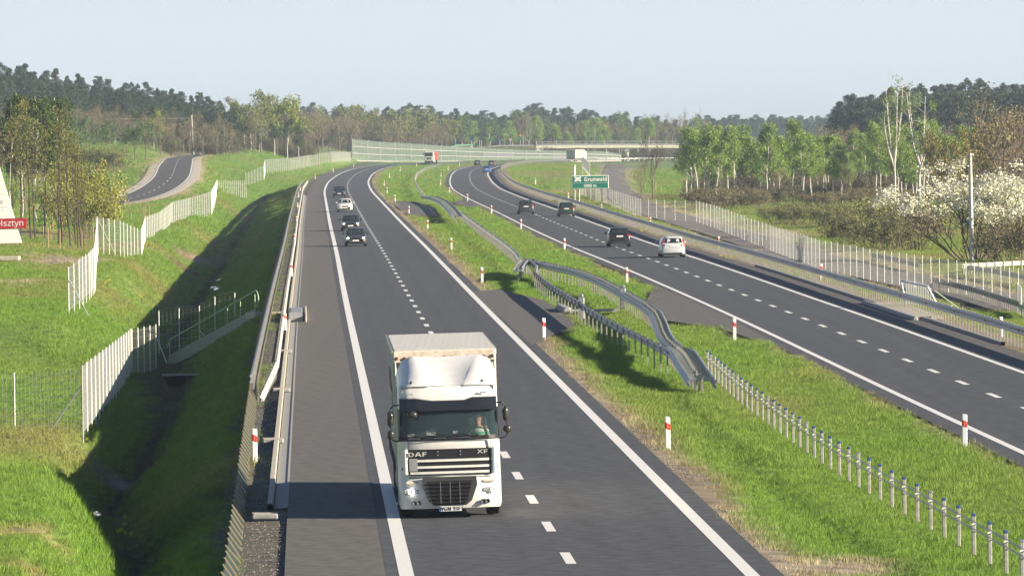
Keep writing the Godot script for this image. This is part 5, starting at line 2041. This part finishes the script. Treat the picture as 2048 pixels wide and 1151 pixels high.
func woods() -> void:
	make_kinds()
	# left hill
	var xl := [-80, 0, 60, 100, 150, 200, 250, 300, 350, 400, 440, 470]
	var tl := [116, 121, 128, 136, 143, 151, 156, 166, 172, 180, 190, 203]
	var low := func(a: Array, dy: float) -> Array:
		var o := []
		for v in a: o.append(v + dy)
		return o
	for k in 3: belt("pine", "pine_tree", "dark pine of the left hill forest, %s in its ROW row".replace("ROW", ["rearmost", "middle", "front"][k]), "tree", 30, xl, low.call(tl, k * 15.0), 1820 - k * 85, 1860 - k * 85, 12.0, "pines of the left hill", 1.15 + .1 * k)
	belt("bare", "bare_tree", "brown leafless tree at the foot of the left hill forest, %s", "tree", 24, [140, 460], [203, 228], 1380, 1500, 24.0, "leafless trees below the left pines", .8)
	belt("birch", "birch_tree", "slim birch in thin leaf along the local road's upper bend, %s", "tree", 14, [225, 460], [216, 232], 1420, 1560, 34.0, "birches by the local road", .9, M.leaf_olive)
	belt("leafy", "green_tree", "mid green tree between the near alders and the left pines, %s", "tree", 15, [-30, 300], [205, 244], 1180, 1330, 22.0, "green trees below the left pines", 1.0, M.leaf_mid)
	plant("leafy", "green_tree", "bright yellow green tree standing alone before the bare trees by the local road", "tree", 311, 214, 1400, "", .62, M.leaf_lime)
	plant("leafy", "green_tree", "pale green tree left of the bright yellow green one", "tree", 281, 232, 1400, "", .6, M.leaf_olive)
	# alders by the town board
	var n := 0
	for q in [[57, 196, 560], [66, 205, 566], [83, 222, 575], [112, 200, 556], [119, 215, 562], [136, 225, 558], [147, 250, 566], [152, 262, 556], [158, 268, 560], [164, 290, 566], [22, 205, 575], [36, 190, 580]]:
		plant("alder", "alder_tree", "%s slim alder from the town board, bare stem with budding top" % ordinals[n], "tree", q[0], q[1], q[2], "slim alders beside the town board", .8)
		n += 1
	belt("birch", "birch_tree", "fresh green birch top rising over the alders at the left edge, %s", "tree", 5, [8, 128], [176, 186], 660, 760, 22.0, "green birches behind the alders", .95, M.leaf_spring)
	belt("bare", "bare_tree", "brown twiggy tree behind the alders at the left edge, %s", "tree", 6, [-20, 190], [210, 310], 640, 800, 40.0, "twiggy trees behind the alders", .8)
	for q in [[150, 318, 640, "upper"], [166, 352, 600, "lower"], [128, 336, 680, "leftmost"]]: plant("bush", "flowering_bush", "yellow flowering bush among the alder stems, the %s one" % q[3], "bush", q[0], q[1], q[2], "", .8, M.leaf_yellow)
	belt("bush", "bush", "olive bush on the slope left of the local road, %s", "bush", 8, [30, 250], [276, 290], 1050, 1250, 16.0, "olive bushes left of the local road", 1.1, M.leaf_olive)
	# trees left of the noise wall
	plant("pine", "pine_tree", "lone dark pine at the end of the local road", "tree", 455, 226, 1600, "", 1.25)
	plant("leafy", "green_tree", "bright yellow green tree at the right end of the roadside grove", "tree", 572, 186, 1640, "", 1.0, M.leaf_lime)
	plant("leafy", "green_tree", "pale olive tree with a tall top in the roadside grove", "tree", 520, 174, 1630, "", .95, M.leaf_olive)
	belt("leafy", "green_tree", "olive tree of the grove beside the local road, %s", "tree", 10, [450, 600], [190, 198], 1600, 1720, 22.0, "olive trees of the roadside grove", .95, M.leaf_olive)
	belt("bare", "bare_tree", "brown leafless tree of the roadside grove, %s", "tree", 9, [465, 640], [196, 210], 1600, 1780, 26.0, "leafless trees of the roadside grove", .7)
	belt("birch", "birch_tree", "white stemmed birch of the roadside grove, %s", "tree", 6, [470, 600], [215, 230], 1560, 1650, 30.0, "birches of the roadside grove", .9, M.leaf_olive)
	belt("bare", "bare_tree", "reddish brown leafless tree behind the noise wall, %s", "tree", 26, [600, 900], [208, 226], 2010, 2140, 34.0, "leafless trees behind the noise wall", .85)
	belt("leafy", "green_tree", "dull green tree behind the noise wall, %s", "tree", 15, [610, 900], [208, 218], 2030, 2160, 30.0, "dull green trees behind the noise wall", 1.0, M.leaf_olive)
	var xc := [560, 650, 700, 760, 800, 850, 900, 950, 1000, 1060, 1120, 1180, 1260, 1330, 1400, 1440]
	var tc := [202, 204, 208, 214, 206, 206, 212, 218, 222, 204, 212, 214, 220, 226, 236, 236]
	for k in 2: belt("pine", "pine_tree", "distant dark pine beyond the overpass, %s in its ROW row".replace("ROW", ["rearmost", "front"][k]), "tree", 46 - k * 4, xc, low.call(tc, k * 12.0 + 3), 2640 - k * 110, 2700 - k * 110, 12.0, "distant pines beyond the overpass", 1.35)
	belt("leafy", "green_tree", "distant fresh green tree before the dark pines, %s", "tree", 36, xc, low.call(tc, 8), 2300, 2420, 34.0, "distant green trees before the pines", 1.0, M.leaf_mid)
	belt("birch", "birch_tree", "distant birch before the dark pines beyond the overpass, %s", "tree", 18, [900, 1400], [232, 238], 2240, 2360, 30.0, "distant birches before the pines", 1.1)
	belt("bare", "bare_tree", "distant grey brown tree beyond the overpass, %s", "tree", 18, [1030, 1430], [214, 226], 2260, 2400, 30.0, "distant leafless trees beyond the overpass", .8)
	for k in 1: belt("pine", "pine_tree", "faint bluish pine of the farthest tree line, %s", "tree", 38, [1395, 1700], [232, 226 + 2 * k], 3350 - 150 * k, 3450 - 150 * k, 9.0, "pines of the farthest tree line", 1.6)
	# right hill
	var xr := [1672, 1700, 1740, 1765, 1800, 1850, 1900, 1950, 2000, 2048, 2120]
	var tr := [200, 187, 182, 174, 176, 167, 166, 160, 164, 160, 158]
	for k in 3: belt("pine", "pine_tree", "dark pine of the right hill forest, %s in its ROW row".replace("ROW", ["rearmost", "middle", "front"][k]), "tree", 27, xr, low.call(tr, k * 16.0), 1720 - k * 80, 1760 - k * 80, 12.0, "pines of the right hill", 1.25)
	belt("bare", "bare_tree", "brown leafless tree before the right hill pines, %s", "tree", 12, [1660, 2060], [238, 232], 1150, 1350, 30.0, "leafless trees before the right pines", .85)
	# birch belt
	plant("tall_birch", "tall_birch", "tall birch with white forking limbs, left of the two tallest", "tree", 1787, 161, 918, "", 1.0, null, .6)
	plant("tall_birch", "tall_birch", "broad tall birch with many white limbs, right of the two tallest", "tree", 1838, 176, 905, "", 1.35, null, 2.2)
	belt("birch", "birch_tree", "fresh green birch of the belt beyond the wire fence, %s", "tree", 84, [1372, 1950], [250, 244], 930, 1130, 58.0, "fresh green birches beyond the wire fence", 1.0)
	belt("bare", "bare_tree", "brown twiggy young tree under the birch belt, %s", "tree", 20, [1372, 1900], [322, 322], 930, 1080, 30.0, "twiggy young trees under the birches", .55)
	belt("bush", "bush", "brown olive undergrowth bush at the foot of the birch belt, %s", "bush", 22, [1380, 1900], [368, 372], 900, 980, 12.0, "undergrowth bushes below the birches", 1.5, M.leaf_brown)
	belt("leafy", "green_tree", "yellow olive tree behind the blossoming tree, %s", "tree", 8, [1850, 2010], [236, 250], 790, 900, 36.0, "yellow olive trees behind the blossom", .6, M.leaf_gold)
	plant("bare", "bare_tree", "thin olive tree standing alone before the overpass", "tree", 1304, 262, 1050, "", .72, M.leaf_olive)
	plant("bare", "bare_tree", "short twiggy tree left of the lone olive tree before the overpass", "tree", 1282, 318, 1020, "", .6)
	belt("bare", "bare_tree", "big brown leafless tree at the right edge, %s", "tree", 4, [1985, 2065], [172, 158], 640, 720, 24.0, "big leafless trees at the right edge", .85)
	plant("blossom", "blossoming_tree", "white blossoming spreading tree behind the tall power pole", "tree", 1952, 322, 556, "", 1.4, null, 0.0)
	var i := 0
	for q in [[1722, 404, 640, 1.0], [1755, 394, 628, 1.15], [1795, 392, 615, 1.2], [1835, 398, 605, 1.1], [1700, 420, 622, .9], [1775, 415, 600, 1.0]]:
		plant("bush", "bush", "%s of the big olive willow bushes left of the blossoming tree" % ordinals[i], "bush", q[0], q[1], q[2], "olive willow bushes", q[3], M.leaf_willow if i % 3 else M.leaf_brown)
		i += 1
	i = 0
	for q in [[1562, 400, 760], [1590, 396, 770], [1622, 400, 760], [1655, 402, 750], [1685, 405, 740]]:
		plant("bush", "bush", "%s from the left of the low green bushes on the meadow edge" % ordinals[i], "bush", q[0], q[1], q[2], "low green bushes", 1.3, M.leaf_willow)
		i += 1
	i = 0
	for q in [[2010, 440, 545], [2042, 420, 540]]:
		plant("bush", "bush", "%s brown scrubby bush under the blossoming tree" % ordinals[i], "bush", q[0], q[1], q[2], "brown scrub under the blossom", 1.2, M.leaf_brown)
		i += 1
	undergrowth()
	wood_filling()
	saplings()
	rape()


func undergrowth() -> void:
	var list := []
	for q in [[-80, 470, 1430, 1800, 130], [440, 600, 1660, 1800, 46], [600, 1450, 2040, 2600, 220], [1390, 1700, 2900, 3250, 70], [1640, 2100, 1180, 1700, 110], [1385, 1940, 1000, 1160, 50]]:
		for i in q[4]:
			var d := rng.randf_range(q[2], q[3])
			var p := atd(rng.randf_range(q[0], q[1]), 300, d)
			var y := ground_at(p.x, d)
			var s := rng.randf_range(.6, 1.2)
			list.append(Transform3D(Basis(Vector3.UP, rng.randf() * TAU).scaled(Vector3(s * 1.7, s, s * 1.7)), Vector3(p.x, y, -d)))
	for part_ in [[kinds.bush[0][0], M.twig_bark, "tangle of dark stems under the distant forest"], [kinds.bush[0][1], M.leaf_dark, "dark low leaves under the distant forest"]]:
		var mm := MultiMesh.new()
		mm.transform_format = MultiMesh.TRANSFORM_3D
		mm.mesh = part_[0]
		mm.instance_count = list.size()
		for i in list.size(): mm.set_instance_transform(i, list[i])
		var o := MultiMeshInstance3D.new()
		o.name = numbered("undergrowth")
		o.multimesh = mm
		o.material_override = part_[1]
		add_child(o, true)
		tag(o, part_[2], "undergrowth", "", "stuff")


func wood_filling() -> void:   # the mass of pines deeper in the woods
	var list := []
	for q in [[-320, 470, [-320, 0, 150, 300, 470], [132, 144, 166, 188, 224], 1600, 1860, 190], [1672, 2380, [1672, 1740, 1850, 2048, 2380], [216, 200, 186, 180, 172], 1560, 1760, 180], [560, 1440, [560, 850, 1120, 1440], [222, 226, 230, 250], 2450, 2700, 190], [1390, 1710, [1390, 1710], [236, 234], 3100, 3500, 90]]:
		for i in q[6]:
			var x := rng.randf_range(q[0], q[1])
			var d := rng.randf_range(q[4], q[5])
			var p := atd(x, tab(q[2], q[3], x) + rng.randf_range(0, 14), d)
			var y := ground_at(p.x, d)
			var s := (p.y - y) / 18.0
			list.append(Transform3D(Basis(Vector3.UP, rng.randf() * TAU).scaled(Vector3(s * 1.4, s, s * 1.4)), Vector3(p.x, y, -d)))
	var mm := MultiMesh.new()
	mm.transform_format = MultiMesh.TRANSFORM_3D
	mm.mesh = kinds.pine[1][1]
	mm.instance_count = list.size()
	for i in list.size(): mm.set_instance_transform(i, list[i])
	var o := MultiMeshInstance3D.new()
	o.name = numbered("forest")
	o.multimesh = mm
	o.material_override = M.leaf
	add_child(o, true)
	tag(o, "dark green mass of the woods behind the front pines", "forest", "", "stuff")


func saplings() -> void:
	var proto: Node3D
	var n := 0
	for q in [[65, 200, 455, 490, 22, "beside the alder stems", .8], [195, 300, 428, 452, 22, "below the local road", .2], [1268, 1330, 372, 392, 8, "near the lone olive tree", -1.5], [190, 300, 300, 340, 6, "on the left meadow", 4.0]]:
		var xs := []
		for i in q[4]: xs.append(rng.randf_range(q[0], q[1]))
		xs.sort()
		for i in q[4]:
			var p := at(xs[i], rng.randf_range(q[2], q[3]), q[6])
			if q[6] > 3: p = atd(xs[i], 300, rng.randf_range(1150, 1300))
			p.y = ground_at(p.x, -p.z)
			var label: String = "pale stake tied to a sapling %s, %s from the left" % [q[5], nth(i + 1)]
			var b := Basis(Vector3.UP, rng.randf() * TAU) * Basis(Vector3.RIGHT, rng.randfn() * .04)
			b = b.scaled(Vector3.ONE * rng.randf_range(.85, 1.2))
			if proto == null:
				proto = thing("sapling_stake", label, "stake", p, b, "sapling stakes " + q[5])
				var g := Geo.new()
				g.tube([Vector3(0, -.2, 0), Vector3(.02, 1.5, 0)], .03, .026, 5)
				part("stake", g, M.wood, proto)
				g = Geo.new()
				var tips := []
				twig(g, tips, Vector3(.07, 0, .03), Vector3.UP, 1.7, .015, 1, .4, .6)
				part("sapling", g, M.twig_bark, proto)
			else: dup(proto, label, p, b, "sapling stakes " + q[5])
			n += 1


func rape() -> void:
	var i := 0
	for q in [[250, 1118, -1.35, 1.0, "tall yellow flowering rape plant alone in the dark ditch"], [215, 585, -.8, .9, "yellow flowering weed on the sunny mound, left of two"], [283, 612, -2, .8, "yellow flowering weed on the sunny mound, nearer the shade"], [1150, 541, 0, .3, "small yellow dandelion clump near the edge line"], [1270, 575, 0, .4, "small yellow flower clump at the paved crossing"]]:
		var p := on_ground(q[0], q[1], q[2])
		var o := thing("yellow_flower", q[4], "flowering plant", p)
		var g := Geo.new()
		var c := Geo.new()
		var stems := []
		for k in 6:
			var a := TAU * k / 6 + .4
			var top := Vector3(cos(a) * (.12 + .04 * (k % 3)), rng.randf_range(.62, .95), sin(a) * .14) if k else Vector3(.0, 1.12, 0)
			g.tube([Vector3(0, -.05, 0), Vector3(0, .3, 0), top * Vector3(.5, .75, .5), top], .011, .006, 4)
			clump(c, top, Vector3(.07, .06, .07), 26, .028, Color(.62, .5, .03), Color(.75, .62, .05))
		for k in 14: g.quad(Vector3(0, .1 + .04 * k, 0), Vector3(cos(k * 2.4) * .08, .13 + .04 * k, sin(k * 2.4) * .08), Vector3(cos(k * 2.4) * .17, .08 + .04 * k, sin(k * 2.4) * .17), Vector3(cos(k * 2.4 + .4) * .08, .1 + .04 * k, sin(k * 2.4 + .4) * .08))
		part("stem", g, M.stem_green, o, Transform3D(Basis.from_scale(Vector3.ONE * q[3]), Vector3.ZERO))
		tag(part("blossom", c, M.leaf, o, Transform3D(Basis.from_scale(Vector3.ONE * q[3]), Vector3.ZERO)), "", "", "", "stuff")
		i += 1


# ---------------------------------------------------------------- water in the ditch
func puddles() -> void:
	for q in [[443, 574, -3.53, .5, 8, "pale water lying in the shaded ditch beyond the stair"], [452, 556, -3.53, .34, 9, "second pale pool in the ditch beyond the first"], [176, 1034, -2.86, .28, 1.3, "bright patch of water in the near ditch"], [362, 808, -2.97, .16, 1.6, "small wet glint in the ditch below the culvert"]]:
		var p := on_ground(q[0], q[1], q[2])
		p.y = ground_at(p.x, -p.z) + .03
		var g := Geo.new()
		var ring := []
		for k in 26:
			var a := TAU * k / 26
			var r := 1.0 + noise.get_noise_2d(cos(a) * 40 + q[0], sin(a) * 40) * 1.3
			ring.append(Vector3(cos(a) * q[3] * r, 0, sin(a) * q[4] * r))
		g.fan(ring)
		var o := part("water", g, M.water, self, Transform3D(Basis(), p + Vector3(0, .05, 0)))
		tag(o, q[5], "", "", "structure")


func materials() -> void:
	M.soil = grain(mat(1, 1, 1, .95), .62, 1.12, .012, 9.0, .03, 6)
	M.soil.vertex_color_use_as_albedo = true
	M.grass = mat(1, 1, 1, .75)
	M.grass.vertex_color_use_as_albedo = true
	M.grass.backlight_enabled = true
	M.grass.backlight = Color(.7, .7, .7)
	M.leaf = mat(1, 1, 1, .7)
	M.leaf.vertex_color_use_as_albedo = true
	M.leaf.backlight_enabled = true
	M.leaf.backlight = Color(.45, .45, .45)
	for q in [["leaf_olive", .185, .205, .055], ["leaf_mid", .10, .165, .045], ["leaf_lime", .24, .28, .03], ["leaf_yellow", .3, .3, .05], ["leaf_spring", .22, .265, .06], ["leaf_willow", .19, .2, .07], ["leaf_brown", .19, .165, .08], ["leaf_gold", .21, .18, .04], ["leaf_dark", .11, .105, .055]]:
		M[q[0]] = M.leaf.duplicate()
		M[q[0]].albedo_color = lin(q[1], q[2], q[3])
		M[q[0]].resource_name = q[0]
	M.vertex = mat(1, 1, 1, .7)
	M.vertex.vertex_color_use_as_albedo = true
	M.asphalt = grain(mat(.102, .108, .121, .85), .82, 1.06, .02, 7.0, .0, 6)
	M.asphalt_far = grain(mat(.115, .115, .12, .85), .85, 1.05, .02, 9.0)
	M.shoulder = grain(mat(.150, .146, .142, .88), .84, 1.06, .02, 6.0, .0, 6)
	M.service = grain(mat(.25, .235, .225, .9), .75, 1.05, .012, 11.0)
	M.white_line = grain(mat(.82, .82, .79, .6), .9, 1.0, .05, 3.0)
	M.pale_grit = grain(mat(.55, .5, .42, .95), .75, 1.08, .03, 5.0)
	M.concrete = grain(mat(.36, .36, .35, .85), .78, 1.06, .03, 2.5)
	M.concrete_warm = grain(mat(.5, .46, .38, .85), .8, 1.06, .03, 2.5)
	M.concrete_dark = grain(mat(.1, .1, .095, .9), .7, 1.05, .03, 2.0)
	M.far_bank = grain(mat(.13, .15, .06, .95), .7, 1.1, .02, 14.0)
	M.zinc = grain(mat(.44, .46, .48, .42, .75), .8, 1.05, .02, 3.0)
	M.zinc_pale = grain(mat(.62, .62, .58, .5, .35), .85, 1.05, .02, 3.0)
	M.zinc_post = grain(mat(.42, .41, .37, .5, .25), .8, 1.05, .02, 2.0)
	M.pale_post = mat(.56, .57, .54, .5, .25)
	M.pale_steel = mat(.5, .52, .5, .5, .3)
	M.wire = mat(.5, .51, .49, .5, .3)
	M.dark_steel = mat(.07, .08, .1, .5, .3)
	M.blue_steel = mat(.35, .42, .5, .35, .2)
	M.white_plastic = mat(.8, .8, .79, .4)
	M.red = mat(.55, .025, .02, .35)
	M.reflector = mat(.7, .2, .15, .2)
	M.blue_cap = mat(.03, .07, .22, .5)
	M.white_paint = mat(.78, .78, .76, .45)
	M.white_board = grain(mat(.86, .86, .85, .5), .95, 1.0, .03, 3.0)
	M.sign_green = mat(.0, .16, .12, .45)
	M.sign_red = mat(.42, .015, .03, .45)
	M.sign_blue = mat(.03, .1, .35, .45)
	M.sign_pink = mat(.6, .4, .4, .5)
	M.sign_orange = mat(.7, .18, .05, .5)
	M.faint_ink = mat(.5, .5, .56, .6)
	M.ink = mat(.02, .02, .025, .6)
	M.toad_green = mat(.02, .035, .026, .6)
	M.toad_stake = mat(.3, .26, .17, .6)
	M.pale_green = mat(.36, .48, .3, .45)
	M.canopy_green = mat(.3, .55, .38, .5)
	M.dark_void = mat(.012, .012, .014, .95)
	M.pole = grain(mat(.55, .56, .54, .8), .85, 1.05, .03, 2.0)
	M.cable = mat(.06, .06, .065, .6)
	M.house_wall = mat(.6, .48, .26, .8)
	M.house_roof = mat(.2, .09, .06, .8)
	M.wood = mat(.48, .36, .2, .8)
	M.pine_bark = grain(mat(.22, .12, .07, .9), .6, 1.1, .05, 2.0)
	M.birch_bark = grain(mat(.72, .69, .61, .8), .6, 1.1, .06, 1.2)
	M.twig_bark = grain(mat(.19, .15, .115, .9), .7, 1.1, .05, 2.0)
	M.alder_bark = grain(mat(.1, .075, .05, .9), .7, 1.1, .05, 2.0)
	M.stem_green = mat(.1, .18, .06, .8)
	M.water = mat(.03, .035, .035, .06)
	M.water.metallic_specular = .8
	M.asphalt.vertex_color_use_as_albedo = true
	M.shoulder.vertex_color_use_as_albedo = true
	for q in [M.asphalt, M.shoulder, M.asphalt_far, M.service]: q.metallic_specular = .2
	# vehicles
	M.truck_white = grain(paint(.8, .8, .78, .3), .93, 1.0, .02, 2.6, .01)
	M.trailer_white = grain(mat(.6, .59, .55, .6), .8, 1.03, .02, 4.0, .02)
	M.trailer_roof = grain(mat(.5, .5, .49, .7), .85, 1.05, .03, 2.0)
	M.rust_white = grain(mat(.76, .71, .62, .65), .84, 1.03, .012, 1.6, .06)
	M.deck = grain(mat(.78, .74, .62, .8), .85, 1.05, .02, 6.0)
	M.rust = mat(.14, .05, .025, .8)
	M.truck_red = paint(.4, .02, .02)
	M.dull_red = mat(.35, .16, .14, .7)
	M.cream = mat(.62, .6, .5, .5)
	M.grey_card = mat(.32, .34, .35, .5)
	M.black_trim = mat(.016, .016, .018, .4)
	M.dark_plastic = mat(.04, .042, .045, .55)
	M.mirror_shell = mat(.035, .033, .03, .3)
	M.dark_cloth = mat(.03, .035, .04, .9)
	M.visor = mat(.02, .022, .03, .12)
	M.tyre = mat(.022, .022, .024, .85)
	M.alloy = mat(.4, .41, .42, .35, .7)
	M.lamp_glass = mat(.6, .62, .64, .08, .4)
	M.tail_red = mat(.5, .02, .02, .2)
	M.headlamp = glow(1.0, .96, .85, 3.0)
	M.car_glass = mat(.02, .028, .03, .06)
	M.wind_glass = mat(.05, .085, .095, .05)
	M.wind_glass.albedo_color.a = .42
	M.wind_glass.transparency = BaseMaterial3D.TRANSPARENCY_ALPHA
	M.noise_glass = mat(.22, .30, .25, .15)
	M.noise_glass.albedo_color.a = .3
	M.noise_glass.transparency = BaseMaterial3D.TRANSPARENCY_ALPHA
	M.noise_stripe = mat(.33, .37, .33, .6)
	M.car_grey = paint(.045, .048, .055)
	M.car_charcoal = paint(.03, .032, .036)
	M.car_white = paint(.74, .74, .72)
	M.car_navy = paint(.02, .022, .05)
	M.car_black = paint(.012, .012, .016)
	M.car_silver = paint(.58, .6, .62, .3)
	M.car_green = paint(.025, .045, .035)
	M.car_blue = paint(.05, .12, .4)
	M.car_brown = paint(.09, .07, .06)


func _ready() -> void:
	# camera
	cam = Camera3D.new()
	cam.name = "camera"
	cam.fov = rad_to_deg(2.0 * atan(575.5 / LENS))
	cam.near = 1.0
	cam.far = 9000.0
	cam.basis = Basis(Vector3.RIGHT, -atan((575.5 - 254.0) / LENS)) * Basis(Vector3.BACK, -deg_to_rad(0.8))
	cam.position = Vector3(0, EYE, 0)
	add_child(cam)
	cam.current = true
	# sky, sun, air, exposure
	var sky := ProceduralSkyMaterial.new()
	sky.sky_top_color = lin(.024, .052, .118)
	sky.sky_horizon_color = lin(.33, .36, .385)
	sky.sky_curve = .16
	sky.ground_bottom_color = lin(.05, .055, .04)
	sky.ground_horizon_color = lin(.25, .27, .28)
	sky.sun_angle_max = 1.0
	sky.use_debanding = false
	var env := Environment.new()
	env.background_mode = Environment.BG_SKY
	env.sky = Sky.new()
	env.sky.sky_material = sky
	env.tonemap_mode = Environment.TONE_MAPPER_LINEAR
	env.tonemap_exposure = 2.4
	env.sdfgi_enabled = true
	env.ssao_enabled = true
	env.ssil_enabled = true
	env.fog_enabled = true
	env.fog_density = 0.00009
	env.fog_light_color = lin(.55, .68, .85)
	var we := WorldEnvironment.new()
	we.name = "world_environment"
	we.environment = env
	add_child(we)
	var sun := DirectionalLight3D.new()
	sun.name = "sun"
	sun.light_energy = 1.6
	sun.light_color = Color(1.0, .94, .84)
	sun.light_angular_distance = .5
	sun.shadow_enabled = true
	var el := deg_to_rad(19.0)
	var az := deg_to_rad(18.0)      # a little behind the camera, from the right
	var from := Vector3(cos(el) * cos(az), sin(el), cos(el) * sin(az))
	sun.basis = Basis.looking_at(-from)
	add_child(sun)

	rng.seed = 20110
	noise.seed = 5
	noise.frequency = .05
	noise.fractal_octaves = 3
	materials()
	lay_out()
	terrain()
	roads()
	far_things()
	fences()
	left_edge()
	right_edge()
	median_rails()
	signs()
	delineators()
	traffic()
	truck()
	woods()
	puddles()
	gravel()
	var blades := tuft(30, .27, .155, .008)
	sow("grass", "fresh green grass of the median and banks", func(p): return absf(p.x) < -p.z * .0731 * 1.2 + 4.0 and p.z > -1800.0, func(d): return tab([150, 260, 450, 800, 1150, 1800], [22.0, 15.0, 6.0, 1.8, .7, .3], d) , blades, 420000)
